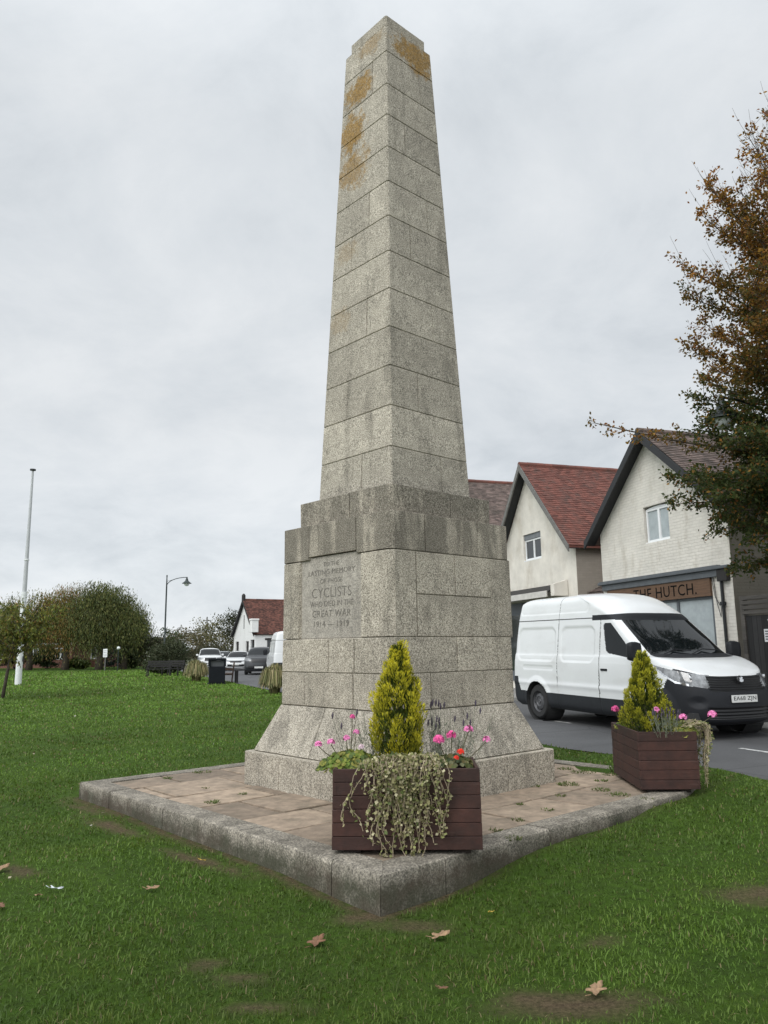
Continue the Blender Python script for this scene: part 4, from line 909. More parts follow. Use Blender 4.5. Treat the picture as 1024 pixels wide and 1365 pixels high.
def tiles(mb, e0, e1, r0, up_n, cw=.17, ch=.105):
    """overlapping plain tiles on the plane eave e0-e1 to the ridge above e0 (r0)"""
    e0,e1,r0 = Vector(e0),Vector(e1),Vector(r0); a = (e1-e0); L = a.length; a.normalize(); b_ = (r0-e0); Hh = b_.length; b_.normalize(); n = a.cross(b_).normalized()
    if n.z < 0: n = -n
    nr = int(Hh/ch)+1; nc = int(L/cw)+1
    for i in range(nr):
        off = (i%2)*cw/2
        for j in range(-1,nc):
            x0 = max(0,j*cw+off); x1 = min(L,(j+1)*cw+off-.004)
            if x1-x0 < .02: continue
            t0 = i*ch; t1 = min(Hh,(i+1)*ch+.05); l = .020+random.uniform(-.004,.006)
            p = [e0+a*x0+b_*t0+n*(l+random.uniform(0,.005)),e0+a*x1+b_*t0+n*l,e0+a*x1+b_*t1+n*.004,e0+a*x0+b_*t1+n*.004]
            q = [v_-n*.014 for v_ in (p[0],p[1])]
            mb.add(p+q,[(0,1,2,3),(4,5,1,0)])
def holed_wall(mb, poly, holes, y0, th):
    """polygon with rectangular holes in the (x,z) plane, thickness th towards +y"""
    bm = bmesh.new(); es = []
    for loop in [poly]+[[(x0,z0),(x1,z0),(x1,z1),(x0,z1)] for x0,x1,z0,z1 in holes]:
        vs = [bm.verts.new((x,y0,z)) for x,z in loop]; es += [bm.edges.new((vs[i],vs[(i+1)%len(vs)])) for i in range(len(vs))]
    bmesh.ops.triangle_fill(bm,use_beauty=True,edges=es)
    g = bmesh.ops.extrude_face_region(bm,geom=bm.faces[:]); bmesh.ops.translate(bm,verts=[v_ for v_ in g['geom'] if isinstance(v_,bmesh.types.BMVert)],vec=(0,th,0))
    bm.verts.index_update(); mb.add([v_.co for v_ in bm.verts],[tuple(v_.index for v_ in f.verts) for f in bm.faces]); bm.free()
def window(parent, x0,x1,z0,z1, y, panes=(m_pane,m_pane), arch=False, sill=True, fr=.055, dark=None):
    mb = MB(); xm = (x0+x1)/2+.03
    mb.box(x0,x0+fr,y,y+.06,z0,z1); mb.box(x1-fr,x1,y,y+.06,z0,z1); mb.box(x0+fr,x1-fr,y,y+.06,z0,z0+fr); mb.box(x0+fr,x1-fr,y,y+.06,z1-fr,z1); mb.box(xm-fr*.7,xm+fr*.7,y-.004,y+.06,z0+fr,z1-fr)
    if arch: mb.prism([(x0,z1+.002),(x1,z1+.002)]+[(x0+(x1-x0)*(1-t),z1+.002+.10*math.sin(math.pi*(.18+.64*t))/1.0-.05) for t in np.linspace(0,1,9)],y,y+.06)
    w_ = mb.build('window',m_upvc,parent,bevel=.006)
    for (a,b_),pm in zip(((x0+fr,xm-fr*.7),(xm+fr*.7,x1-fr)),panes): mb = MB(); mb.box(a,b_,y+.03,y+.045,z0+fr,z1-fr); mb.build('pane',pm,w_)
    if sill: mb = MB(); mb.box(x0-.04,x1+.04,y-.06,y+.05,z0-.045,z0-.002); mb.build('sill',m_upvc,w_,bevel=.006)
    return w_
def gable_shell(root, xl, xr, xa, ze_l, ze_r, za, depth, wallmat, sidemat, tilemat, bargemat, ov_f=.32, ov_l=.3, ov_r=.25, holes=(), zb=-.1, soffit=None, lowcut=None, roof_lift=.14):
    mb = MB(); poly = [(xl,zb),(xr,zb),(xr,ze_r),(xa,za),(xl,ze_l)]
    holed_wall(mb,poly,holes,0,.22); mb.build('front_wall',wallmat,root)
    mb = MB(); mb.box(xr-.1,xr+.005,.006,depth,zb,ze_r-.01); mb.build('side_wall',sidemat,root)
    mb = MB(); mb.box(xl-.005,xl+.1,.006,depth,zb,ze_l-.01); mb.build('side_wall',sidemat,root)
    mb = MB(); mb.prism(poly,depth,depth+.2); mb.build('back_wall',wallmat,root)
    sr = (za-ze_r)/(xr-xa); sl_ = (za-ze_l)/(xa-xl); lift = roof_lift
    ER = (xr+ov_r,ze_r-sr*ov_r+lift); EL = (xl-ov_l,ze_l-sl_*ov_l+lift); AP = (xa,za+lift)
    mb = MB(); tiles(mb,(ER[0],-ov_f,ER[1]),(ER[0],depth+.2,ER[1]),(AP[0],-ov_f,AP[1]),1); tiles(mb,(EL[0],-ov_f,EL[1]),(EL[0],depth+.2,EL[1]),(AP[0],-ov_f,AP[1]),1)
    t = .07
    for E_ in (ER,EL):
        mb.prism([(E_[0],E_[1]-.004),(AP[0],AP[1]-.004),(AP[0],AP[1]-t),(E_[0],E_[1]-t)],-ov_f+.02,depth+.2)
    rf = mb.build('roof',tilemat,root,fix=False)
    mb = MB()
    y = -ov_f
    while y < depth+.2: mb.tube([(AP[0],y,AP[1]-.02),(AP[0],y+.31,AP[1]-.02)],.10+random.uniform(-.004,.004),10); y += .315
    mb.build('ridge_tiles',tilemat,rf)
    # bargeboards
    for E_,bm_ in ((ER,bargemat[1]),(EL,bargemat[0])):
        mb = MB(); d = .20; mb.prism([(E_[0],E_[1]-.0),(AP[0],AP[1]-.0),(AP[0],AP[1]-d*1.25),(E_[0],E_[1]-d)],-ov_f-.03,-ov_f+.018)
        mb.build('bargeboard',bm_,root)
        mb = MB(); mb.prism([(E_[0],E_[1]-t-.003),(AP[0],AP[1]-t-.003),(AP[0],AP[1]-t-.03),(E_[0],E_[1]-t-.03)],-ov_f+.02,-.003); mb.build('soffit',m_barge,root)
    return ER,EL,AP
# --- the shop with the wooden sign
hr = empty('shop_building',(FR[0],FR[1],0),HROT,'cream painted brick gabled shop with a wooden sign reading THE HUTCH behind the van','building')
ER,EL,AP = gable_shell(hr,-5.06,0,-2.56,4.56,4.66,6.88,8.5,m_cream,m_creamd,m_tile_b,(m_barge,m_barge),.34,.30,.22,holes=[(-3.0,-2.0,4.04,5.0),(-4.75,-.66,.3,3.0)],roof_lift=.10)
window(hr,-2.985,-2.015,4.06,4.93,.07,(m_curt,m_curt),True)
mb = MB(); mb.box(-5.10,.05,-.16,-.002,3.10,3.17); mb.box(-5.0,-.38,-.09,-.002,2.94,3.10); mb.box(-5.08,-.32,-.12,-.002,3.17,3.20); mb.build('fascia',m_fascia,hr,bevel=.01)
mb = MB(); mb.box(-.36,-.05,-.12,-.003,2.82,3.095); mb.build('corbel',m_dkwood,hr,bevel=.01)
m_sign = planks('sign_timber',(.15,.082,.045),2,.6,.0,.6); mb = MB(); mb.box(-4.80,-.665,-.06,.0,2.52,2.935); sg = mb.build('shop_sign',m_sign,hr)
mb = MB(); M = Matrix(((1,0,0,-2.35),(0,0,-1,-.0605),(0,1,0,2.725),(0,0,0,1))); add_text(mb,'THE HUTCH.',2.45,.27,M,.004,1.08); mb.build('sign_lettering',m_txt,sg)
mb = MB()
for a,b_ in ((-4.75,-4.68),(-3.35,-3.28),(-1.98,-1.90),(-.74,-.665)): mb.box(a,b_,.02,.10,.3,2.52)
mb.box(-4.75,-.665,.02,.10,2.46,2.52); mb.box(-4.75,-.665,.02,.10,.3,.55); sf = mb.build('shop_window',m_fascia,hr)
mb = MB(); mb.box(-4.68,-.74,.055,.07,.55,2.46); mb.build('pane',m_curt,sf)
mb = MB(); mb.box(-4.75,-.66,.12,.2,.3,3.0); mb.build('window_back',m_dkwood,hr)
mb = MB(); mb.tube([(-.30,-.05,2.9),(-.30,-.05,0.05)],.035,8); mb.tube([(-.30,-.05,2.36),(-.30,-.05,2.28)],.07,8); mb.build('drainpipe',m_barge,hr)
mb = MB()
for off in (0,.05): mb.tube([(-.62+off,-.03,2.93),(-.56+off,-.03,2.5-off*3),(-.42,-.03,2.28-off*5),(-.34,-.05,2.36)],.008,5)
mb.build('cable',m_barge,hr)
# --- second house
h2 = empty('gabled_house',(FR[0]+E1[0]*6.42,FR[1]+E1[1]*6.42,0),HROT,'cream rendered gabled house with bright red tiled roof behind the van','house','gabled houses along the road')
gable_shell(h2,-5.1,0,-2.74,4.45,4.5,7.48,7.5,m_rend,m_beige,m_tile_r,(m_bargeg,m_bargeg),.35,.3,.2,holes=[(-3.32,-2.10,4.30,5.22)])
window(h2,-3.29,-2.13,4.33,5.03,.06)
mb = MB(); mb.box(-3.31,-2.11,.04,.12,5.035,5.21); mb.build('window_board',simple('grey_lintel',(.17,.18,.19),.7),h2)
mb = MB(); mb.prism([(-.02,3.36),(-.6,3.10),(-.6,3.04),(-.02,3.30)],-4.9,-.78,'x') ; mb.v = [(p[0],p[1]*1.0,p[2]) for p in mb.v]; mb.build('canopy',m_dkwood,h2)
mb = MB(); mb.box(-4.9,-.78,-.64,-.601,2.93,3.12); mb.build('canopy_fascia',simple('pale_awning',(.55,.53,.49),.7),h2)
mb = MB(); mb.box(-4.8,-.9,-.03,-.003,.25,2.9); sf = mb.build('shop_front',m_fascia,h2)
mb = MB(); mb.box(-4.7,-3.1,-.045,-.031,.6,2.5); mb.box(-2.95,-1.1,-.045,-.031,.6,2.5); mb.build('pane',m_pane,sf)
mb = MB(); mb.prism([(-.02,2.95),(-.5,2.95),(-.5,3.3),(-.02,3.45)],-.74,-.52,'x'); mb.build('bracket',m_rend,h2)
# low lean-to roof between the two
lt = empty('lean_to',(FR[0]+E1[0]*5.3,FR[1]+E1[1]*5.3,0),HROT,'low dark tiled lean-to between the two cream houses','lean-to')
mb = MB(); tiles(mb,(-1.08,.3,3.0),(.2,.3,3.0),(-1.08,2.2,3.75),1); mb.prism([(.3,2.98),(2.2,3.73),(2.2,3.6),(.3,2.85)],-1.08,.2,'x'); mb.build('roof',m_tile_b,lt,fix=False)
mb = MB(); mb.box(-1.08,.2,.5,.6,-.1,2.9); mb.build('wall',m_dkwood,lt)
# third house behind the memorial
h3 = copy_tree(h2); 
def strip(o, names):
    for ch in list(o.children):
        if any(ch.name.startswith(q) for q in names):
            for g_ in list(ch.children): bpy.data.objects.remove(g_)
            bpy.data.objects.remove(ch)
strip(h3,('canopy','bracket'))
h3['label'] = 'brown roofed house showing just right of the obelisk shaft'; h3.location = (FR[0]+E1[0]*14.2,FR[1]+E1[1]*14.2,1.15)
for ch in h3.children:
    if ch.name.startswith('roof'): ch.data = ch.data.copy(); ch.data.materials[0] = m_tile_b
# --- timber gate beside the shop
gt = empty('timber_gate',(FR[0]-E1[0]*.12,FR[1]-E1[1]*.12,0),HROT,'black boarded timber gate with horizontal slats above, right of the shop','gate')
m_gate = planks('black_boards',(.022,.021,.021),0,.14,.10,.7,.4); m_slat = planks('weathered_slats',(.075,.068,.06),2,.3,.0,.8,.3)
mb = MB(); mb.box(.12,2.9,.05,.10,-.06,2.02); mb.build('boards',m_gate,gt)
mb = MB()
for k in range(4): mb.box(.06,2.9,.0+.01*(k%2),.09,2.05+k*.105,2.13+k*.105)
mb.build('top_slats',m_slat,gt,bevel=.006)
mb = MB(); mb.box(.0,.115,.02,.14,-.08,2.45); mb.build('post',m_slat,gt,bevel=.006)
mb = MB(); mb.box(2.92,3.03,.02,.14,-.08,2.45); mb.build('post',m_slat,gt,bevel=.006)
mb = MB(); mb.box(.62,.98,.030,.048,1.45,1.72); nt_ = mb.build('notice',m_upvc,gt)
mb = MB()
for k in range(4): mb.box(.65,.95-.05*(k%2),.026,.0295,1.66-k*.055,1.685-k*.055)
mb.build('notice_lines',simple('notice_ink',(.12,.12,.13),.7),nt_)
mb = MB(); mb.lathe([(0,-.03),(.03,-.025),(.04,0)],(.78,.05,1.9),10,'y'); mb.build('gate_bolt',m_chrome,gt)
# --- distant white cottage
pc = at(341,868,57.5); cr_ = empty('white_cottage',(pc[0],pc[1],0),RAD(-62),'distant white cottage with red brown tiled roof left of the memorial base','cottage')
m_wr = simple('white_render',(.74,.74,.72),.85,var=.06,dirt=((.5,.5,.47),.4,(.8,.8,.4),.5))
gable_shell(cr_,-6.6,0,-3.3,2.75,2.75,5.75,9,m_wr,m_wr,m_tile_o,(m_dkwood,m_dkwood),.25,.15,.15,holes=[(-1.5,-.4,.9,2.3),(-2.9,-2.0,.0,2.2),(-6.0,-5.0,.0,2.2)])
mb = MB(); mb.box(-1.48,-.42,.1,.14,.9,2.3); mb.build('window',m_pane,cr_); mb = MB(); mb.box(-2.9,-2.0,.1,.14,0,2.2); mb.build('door',m_dkwood,cr_); mb = MB(); mb.box(-6,-5,.1,.14,0,2.2); mb.build('door',m_dkwood,cr_)
mb = MB(); mb.box(-3.55,-3.4,-.02,-.003,3.3,4.5); mb.build('wall_tie',m_dkwood,cr_); mb = MB(); mb.lathe([(0,-.2),(.17,-.2),(.17,.35),(.08,.5),(0,.52)],(-3.3,-.15,5.9),10); mb.build('finial',m_dkwood,cr_)
mb = MB(); mb.box(-.25,.35,-.5,.1,2.9,3.9); mb.box(-.3,.4,-.55,.15,3.9,4.05); mb.build('corner_pier',m_wr,cr_,bevel=.03)
mb = MB(); mb.box(.002,.02,1.0,3.2,1.15,2.25); mb.build('window',m_pane,cr_); mb = MB(); mb.box(.002,.05,.8,3.4,2.25,2.42); mb.build('lintel',m_dkwood,cr_)

# ------------------------------------------------------------------ street furniture
m_iron = simple('dark_green_iron',(.02,.03,.028),.45,metal=.2); m_globe = simple('opal_globe',(.72,.75,.74),.3,var=.05)
def street_lamp(loc, rz, Hh, label):
    r = empty('street_lamp',loc,rz,label,'street lamp','swan neck street lamps')
    mb = MB(); mb.tube([(0,0,-.1),(0,0,.9),(0,0,.95),(0,0,Hh-.6),(0,0,Hh+.1)],[.11,.10,.065,.05,.035],12); mb.lathe([(0,.2),(.05,.16),(.045,.08),(.03,.0)],(0,0,Hh+.02),10); mb.build('pole',m_iron,r,smooth=True,angle=40)
    pts = [(-1.35*(.5-.5*math.cos(t*math.pi*.5+0)) if 0 else -1.35*t,0,Hh-.55+.62*math.sin(t*math.pi/2)) for t in np.linspace(0,1,10)]
    pts = [(-1.35*(1-math.cos(t*math.pi/2)),0,Hh-.6+.62*math.sin(t*math.pi/2)) for t in np.linspace(0,1,10)]+[(-1.42,0,Hh+.02)]
    mb = MB(); mb.tube(pts,.026,8); mb.tube([(0,0,Hh-.25),(-.5,0,Hh-.12)],.012,6); mb.build('arm',m_iron,r,smooth=True)
    mb = MB(); mb.lathe([(0,.05),(.05,.04),(.06,-.06),(.10,-.16),(.11,-.22),(.16,-.27),(.30,-.38),(.33,-.40),(.33,-.42),(.20,-.40),(0,-.36)],(-1.42,0,Hh),20); sh_ = mb.build('lamp_shade',m_iron,r,smooth=True,angle=50)
    mb = MB(); mb.lathe([(.19,-.40),(.185,-.47),(.14,-.55),(.07,-.595),(0,-.605)],(-1.42,0,Hh),18); mb.build('globe',m_globe,sh_,smooth=True); return r
p = at(219,868,45.5); street_lamp((p[0],p[1],-.1),RAD(180),6.62,'dark swan neck street lamp standing behind the clipped hedge')
p = at(966,535,5.1); street_lamp((p[0]+1.42*.92,p[1]+.55,.0),RAD(20),p[2]+.08,'street lamp head poking out of the autumn tree above the shop roof')
# flagpole
fp = (-18.2,28.9,-.1); r = empty('flagpole',fp,0,'tall bare white flagpole standing on the lawn at the left','flagpole')
m_pole = simple('white_pole_paint',(.72,.73,.73),.45,var=.06); m_poleg = simple('grey_pole_paint',(.46,.47,.48),.45,var=.06)
mb = MB(); mb.tube([(0,0,0),(0,0,4.4)],[.155,.125],16); mb.build('lower_mast',m_pole,r,smooth=True,angle=40)
mb = MB(); mb.tube([(0,0,4.4),(0,0,10.55)],[.105,.05],14); mb.build('upper_mast',m_poleg,r,smooth=True,angle=40)
mb = MB(); mb.tube([(0,0,4.3),(0,0,4.45)],[.14,.14],14); mb.tube([(0,0,6.0),(0,0,6.08)],.12,12); mb.build('collar',m_pole,r)
mb = MB(); mb.lathe([(0,.06),(.14,.03),(.14,-.04),(.05,-.06)],(0,0,10.6),14); mb.build('truck_cap',m_barge,r); mb = MB(); mb.box(.14,.19,-.03,.03,1.1,1.35); mb.build('cleat',m_barge,r)
# litter bin
p = at(290,868,27.3); r = empty('litter_bin',(p[0],p[1],-.1),RAD(15),'square black litter bin with an open top slot on the lawn by the road','litter bin')
m_binb = simple('black_bin_panel',(.010,.012,.015),.7,spec=.15)
mb = MB(); mb.box(-.36,.36,-.36,.36,.05,.80); mb.build('bin_body',m_binb,r,bevel=.03); mb = MB(); mb.box(-.40,.40,-.40,.40,1.06,1.16); mb.build('lid',m_binb,r,bevel=.03)
mb = MB()
for sx in (-.34,.34):
    for sy in (-.34,.34): mb.box(sx-.05,sx+.05,sy-.05,sy+.05,.80,1.06)
mb.build('corner_posts',m_binb,r); mb = MB(); mb.box(-.30,.30,-.30,.30,.80,1.05); mb.build('liner',simple('bin_liner',(.07,.075,.08),.6),r); mb = MB(); mb.box(-.42,.42,-.42,.42,-.05,.05); mb.build('base',m_binb,r)
# benches
def bench(loc, rz, label, mat):
    r = empty('park_bench',loc,rz,label,'bench','park benches on the green'); L = .72
    mb = MB()
    for k in range(4): mb.box(-L,L,-.25+k*.125,-.15+k*.125,.42,.45)
    mb.build('seat',mat,r); mb = MB()
    for k in range(3): mb.box(-L,L,.27+k*.02,.30+k*.02,.54+k*.14,.65+k*.14)
    mb.build('backrest',mat,r)
    for sx in (-L+.05,L-.05):
        mb = MB(); mb.bar((sx,-.22,0),(sx,-.22,.62),.06); mb.bar((sx,.24,0),(sx,.34,.95),.06); mb.bar((sx,-.26,.63),(sx,.29,.63),.07,.04); mb.bar((sx,-.22,.40),(sx,.26,.40),.05); mb.build('bench_end',mat,r)
    return r
m_bw = simple('dark_bench_wood',(.014,.013,.012),.7,var=.2,island=.3); m_bw2 = simple('brown_bench_wood',(.075,.045,.03),.7,var=.2,island=.3)
p = at(213,868,39.5); bench((p[0],p[1],-.1),RAD(8),'dark bench in front of the left end of the clipped hedge',m_bw); p = at(231,868,40.3); bench((p[0],p[1],-.1),RAD(-30),'second dark bench tucked against the clipped hedge',m_bw)
p = at(303,868,28.6); bench((p[0],p[1],-.1),RAD(-78),'brown bench seen end on beside the litter bin',m_bw2)
# bollard
p = at(316,868,27.8); r = empty('bollard',(p[0],p[1],-.1),0,'short black timber bollard at the lawn edge by the road','bollard'); mb = MB(); mb.lathe([(.085,-.1),(.085,.52),(.09,.53),(.09,.60),(.085,.61)],(0,0,0),14); mb.build('shaft',m_dkwood,r,smooth=True,angle=40); mb = MB(); mb.lathe([(.086,.61),(.06,.66),(0,.67)],(0,0,0),14); mb.build('cap',m_dkwood,r,smooth=True)
# notice sign and globe post by the willows
p = at(141,868,53); r = empty('notice_sign',(p[0],p[1],-.1),RAD(-20),'small white notice board on a post before the willow trees','sign')
mb = MB(); mb.tube([(0,0,0),(0,0,1.75)],.035,8); mb.build('post',m_bargeg,r); mb = MB(); mb.box(-.20,.20,-.05,-.037,1.10,1.75); b_ = mb.build('board',m_upvc,r)
mb = MB(); [mb.box(-.15,.15,-.055,-.0505,1.18+k*.13,1.24+k*.13) for k in range(4)]; mb.build('board_lines',simple('faded_ink',(.42,.42,.44),.7),b_)
p = at(158,868,54); r = empty('globe_lamp',(p[0],p[1],-.1),0,'short post with a white globe beside the notice board','lamp post'); mb = MB(); mb.tube([(0,0,0),(0,0,1.7)],.04,8); mb.build('post',m_iron,r); mb = MB(); mb.lathe([(0,.0),(.1,.03),(.14,.12),(.1,.22),(0,.26)],(0,0,1.68),12); mb.build('globe',m_globe,r,smooth=True)

# ------------------------------------------------------------------ trees
def branch_path(p, d, L, n, bend, wob):
    pts = [np.array(p,float)]; d = np.array(d,float); d /= np.linalg.norm(d)
    for k in range(n):
        d = d+np.array(bend)/n+rng.normal(size=3)*wob/n; d /= np.linalg.norm(d); pts.append(pts[-1]+d*L/n)
    return pts,d
def autumn_tree(base):
    global rng
    rng = np.random.default_rng(23)
    r = empty('autumn_tree',base,0,'large copper and green autumn tree in front of the shop at the right edge','tree'); mb = MB(); PP,DD,CC,LL = [],[],[],[]
    H = 11.3; trunk = [(.0,.0,-.2),(.05,.02,1.2),(-.02,.05,3),(.08,.0,5),(.0,-.05,7.4),(.05,0,9.8),(.0,0,H)]; mb.tube(trunk,[.24,.19,.17,.14,.09,.045,.012],9)
    tw = MB()
    rust = [0.0]
    def leaves_on(pts, dens):
        for q0,q1 in zip(pts[:-1],pts[1:]):
            seg = np.linalg.norm(q1-q0); n = rng.poisson(dens*seg)
            if n == 0: continue
            t = rng.random(n)[:,None]; P = q0+(q1-q0)*t+rng.normal(size=(n,3))*.05; d = (q1-q0)/seg
            D = d*.7+rng.normal(size=(n,3))*.7+np.array([0,0,-.25]); z = P[:,2]
            PP.append(P); DD.append(D); LL.append(.055+.035*rng.random(n))
            o = np.clip((z-6.1)/2.6+rng.normal(size=n)*.2+1.5*(vnoise(P,1.3,4)-.5)+rust[0],0,1)[:,None]
            low = (rng.random((n,1))<.13).astype(float); o = np.maximum(o,low*.75)
            g_ = palette(n,[(.028,.046,.013),(.042,.062,.016),(.06,.07,.02)],None,.3); w_ = palette(n,[(.23,.105,.018),(.15,.06,.02),(.27,.15,.026),(.09,.065,.018)],None,.3); CC.append(g_*(1-o)+w_*o)
    prim = []
    K = 150
    for i in range(K):
        z = 2.7+(H-2.9)*(i+.5)/K; f = (z-2.7)/(H-2.7); az = i*2.39996+rng.normal()*.25
        R_ = float(np.interp(z,[2.6,3.4,4.3,5.2,6.2,7.4,8.6,9.6,10.4,11.4],[1.4,2.05,2.6,2.55,2.7,2.7,2.5,2.1,1.5,.7])); up_ = -.05+.85*f
        prim.append(((0,0,z-.5*R_*f),(math.cos(az),math.sin(az),up_),R_*(.8+.3*rng.random())*(1+.12*f),(0,0,.2 if f<.3 else .45),f))
    prim.append(((0,0,4.6),(-1,.02,.13),4.5,(0,0,.14),.02)); prim.append(((0,0,4.0),(-1,.35,.1),2.9,(0,0,.1),.1)); prim.append(((0,0,4.2),(-1,-.2,.0),2.7,(0,0,.0),.05)); prim.append(((0,0,3.9),(-.8,-.6,.05),2.6,(0,0,.0),.05))
    for zz0,aa,LL0 in ((4.4,.25,3.2),(4.1,-.15,3.2),(3.8,.1,3.0),(3.5,.4,2.7),(4.6,-.4,3.0),(3.3,-.1,2.5),(4.0,.5,3.0)): prim.append(((0,0,zz0),(-1,aa,.12),LL0*(.78 if zz0<4.05 else .9),(0,0,-.08),.05))
    for bi,(p0,d0,L,bend,f) in enumerate(prim):
        thin = bi == K; rust[0] = .9 if thin else 0.0
        n = max(5,int(L/.28)); pts,_ = branch_path(p0,d0,L,n,bend,.45); mb.tube(pts,list(np.linspace(.045*(1-f*.6),.007,len(pts))),6,False)
        leaves_on(pts[len(pts)//2:],18)
        for k in range(1,len(pts)):
            for s_ in range(4 if (k>1 and not thin) else 2):
                rem = (len(pts)-k)/len(pts); d = pts[k]-pts[k-1]; d /= np.linalg.norm(d); sd_ = np.cross(d,[0,0,1]); sd_ /= np.linalg.norm(sd_)+1e-9
                dd = d*.75+sd_*(1 if s_%2 else -1)*(.5+.6*rng.random())+np.array([0,0,rng.normal()*.42+.10*f]); Ls = (.32+.5*rng.random())*(.4+.7*rem)*(1.0 if f<.7 else .8)
                if thin: Ls *= .75
                q,_ = branch_path(pts[k],dd,Ls,4,(0,0,-.1+.6*f),.5); tw.tube(q,[.006,.005,.004,.003,.0025],3,False)
                bare_ = (f>.78 and rng.random()<.72); leaves_on(q[1:],(3 if bare_ else (95 if thin else 80))*(1.3 if f<.45 else .95))
                if rng.random() < .8 and not thin:
                    j = rng.integers(1,4); d3 = (q[j+1]-q[j])/np.linalg.norm(q[j+1]-q[j])+rng.normal(size=3)*.7; q3,_ = branch_path(q[j],d3,Ls*.65,3,(0,0,.1+.4*f),.4); tw.tube(q3,[.004,.0035,.003,.0025],3,False); leaves_on(q3,(4 if bare_ else 78)*(1.2 if f<.45 else .9))
        if f > .45:
            for _ in range(4): q,_ = branch_path(pts[-2-_%2],np.array(d0)+np.array([rng.normal()*.35,rng.normal()*.35,1.0]),.5+.6*rng.random(),5,(0,0,.5),.3); tw.tube(q,[.006,.005,.004,.003,.003,.002],3,False); leaves_on(q,2.5)
    mb.build('trunk',m_bark,r,smooth=True); tw.build('twigs',m_bark,r,fix=False)
    L = np.concatenate(LL); leaf_obj('crown',np.concatenate(PP),np.concatenate(DD),L,L*.58,np.concatenate(CC)*np.array([1.4,1.32,1.3]),m_tleaf,r); return r
autumn_tree((8.15,4.9,.0))
def crown_tree(name, loc, blobs, nleaf, lsize, cols, label, cat, group=None, trunk=(.2,1.5), weep=0, weights=None, aspect=.45, up=0, sparse=1.0):
    """crown from leaf clumps; blobs: (x,y,z,rx,ry,rz)"""
    r = empty(name,loc,0,label,cat,group); tot = sum(b_[3]*b_[4]*b_[5] for b_ in blobs)**1.0; PP,DD = [],[]; CO = []
    for b_ in blobs:
        x,y,z,rx,ry,rz = b_; n = int(nleaf*(rx*ry*rz)/tot); k = max(6,n//45)
        d = unit(rng.normal(size=(k,3))); q = (.35+.65*rng.random((k,1))**.5); ctr = np.array([x,y,z])+d*q*np.array([rx,ry,rz]); i = rng.integers(0,k,n)
        cr = (.25 if weep else .20)*(rx+rz)/2
        P = ctr[i]+np.clip(rng.normal(size=(n,3)),-1.5,1.5)*np.array([cr,cr,cr*(.6 if not weep else .5)])
        if weep: P[:,2] -= weep*rng.random(n)**1.3*np.clip(q[i,0],0,1); 
        D = rng.normal(size=(n,3))*(.3 if weep else 1)+np.array([0,0,-1.2 if weep else up]); PP.append(P); DD.append(D)
        bri = ((.55+.9*rng.random(k)) if weep else (.72+.56*rng.random(k)))[i][:,None]; CO.append(palette(n,cols,weights,.22)*bri)
    P = np.concatenate(PP); P[:,2] = np.maximum(P[:,2],.05+.2*rng.random(len(P)))
    L = lsize*(.6+.8*rng.random(len(P))); leaf_obj('crown',P,np.concatenate(DD),L,L*aspect,np.concatenate(CO),m_leaf,r)
    mb = MB(); tr,th_ = trunk; mb.tube([(0,0,-.2),(.05,0,th_*.5),(0,0,th_),(0,0,th_*1.7)],[tr*1.25,tr,tr*.85,tr*.45],8)
    for b_ in blobs: 
        if th_ > .3: mb.tube([(0,0,th_*.8),(b_[0]*.5,b_[1]*.5,(th_+b_[2])*.5),(b_[0]*.85,b_[1]*.85,b_[2])],[tr*.5,tr*.32,tr*.12],6,False)
    mb.build('trunk',m_bark,r,smooth=True); return r
WIL = [(.085,.108,.03),(.12,.135,.038),(.15,.145,.046),(.06,.08,.027)]; OLV = [(.14,.14,.038),(.18,.15,.04),(.10,.12,.034)]; RUS = [(.25,.135,.04),(.17,.14,.04),(.10,.125,.035)]
def wp(px, Y): q = at(px,868,Y); return (q[0],q[1],-.1)
W_ = lambda s: [(0,0,4.6*s,2.6*s,2.4*s,2.0*s),(-1.7*s,.3,4.0*s,1.9*s,1.9*s,1.6*s),(1.7*s,0,4.1*s,1.9*s,1.9*s,1.6*s),(.4,-1.2*s,3.6*s,1.9*s,1.6*s,1.5*s)]
crown_tree('willow_tree',wp(133,59),[(-.2,0,5.9,2.2,2.3,1.8),(-1.5,.3,5.0,1.8,1.8,1.7),(1.5,0,6.2,1.1,1.5,1.4),(-.7,0,6.9,1.2,1.3,1.1),(.5,0,7.0,.9,1.2,.9),(2.7,0,4.3,1.3,1.5,1.6),(.4,-1,4.2,2.4,1.6,1.6)],30000,.21,WIL,'big green weeping willow directly behind the notice board','tree','willow trees at the back of the green',(.32,2.0),2.6,None,.3)
crown_tree('willow_tree',wp(88,60),[(.5,0,6.3,1.8,2.0,1.6),(-.9,0,6.0,1.4,2.0,1.5),(-1.5,.3,5.1,1.8,1.8,1.6),(1.4,0,5.3,1.7,1.9,1.7),(.4,-1.2,4.4,2.2,1.6,1.5)],26000,.20,RUS,'rust tinted willow between the flagpole and the big green willow','tree','willow trees at the back of the green',(.30,2.1),2.3,None,.25)
crown_tree('willow_tree',wp(166,60.5),[(0,0,5.3,1.4,1.8,1.7),(.9,0,4.4,1.2,1.6,1.6),(1.6,.2,3.4,.9,1.3,1.4),(-.9,0,4.8,1.4,1.6,1.5)],20000,.20,WIL,'right hand willow whose crown slopes down to the small white house','tree','willow trees at the back of the green',(.24,1.7),2.1,None,.22)
crown_tree('willow_tree',wp(40,61),W_(1.12),22000,.20,OLV,'olive yellow willow behind the flagpole','tree','willow trees at the back of the green',(.28,2.0),2.2,None,.25)
crown_tree('willow_tree',wp(-12,62),W_(1.02),18000,.20,OLV,'willow cut off by the left edge of the photograph','tree','willow trees at the back of the green',(.28,2.0),2.2,None,.25)
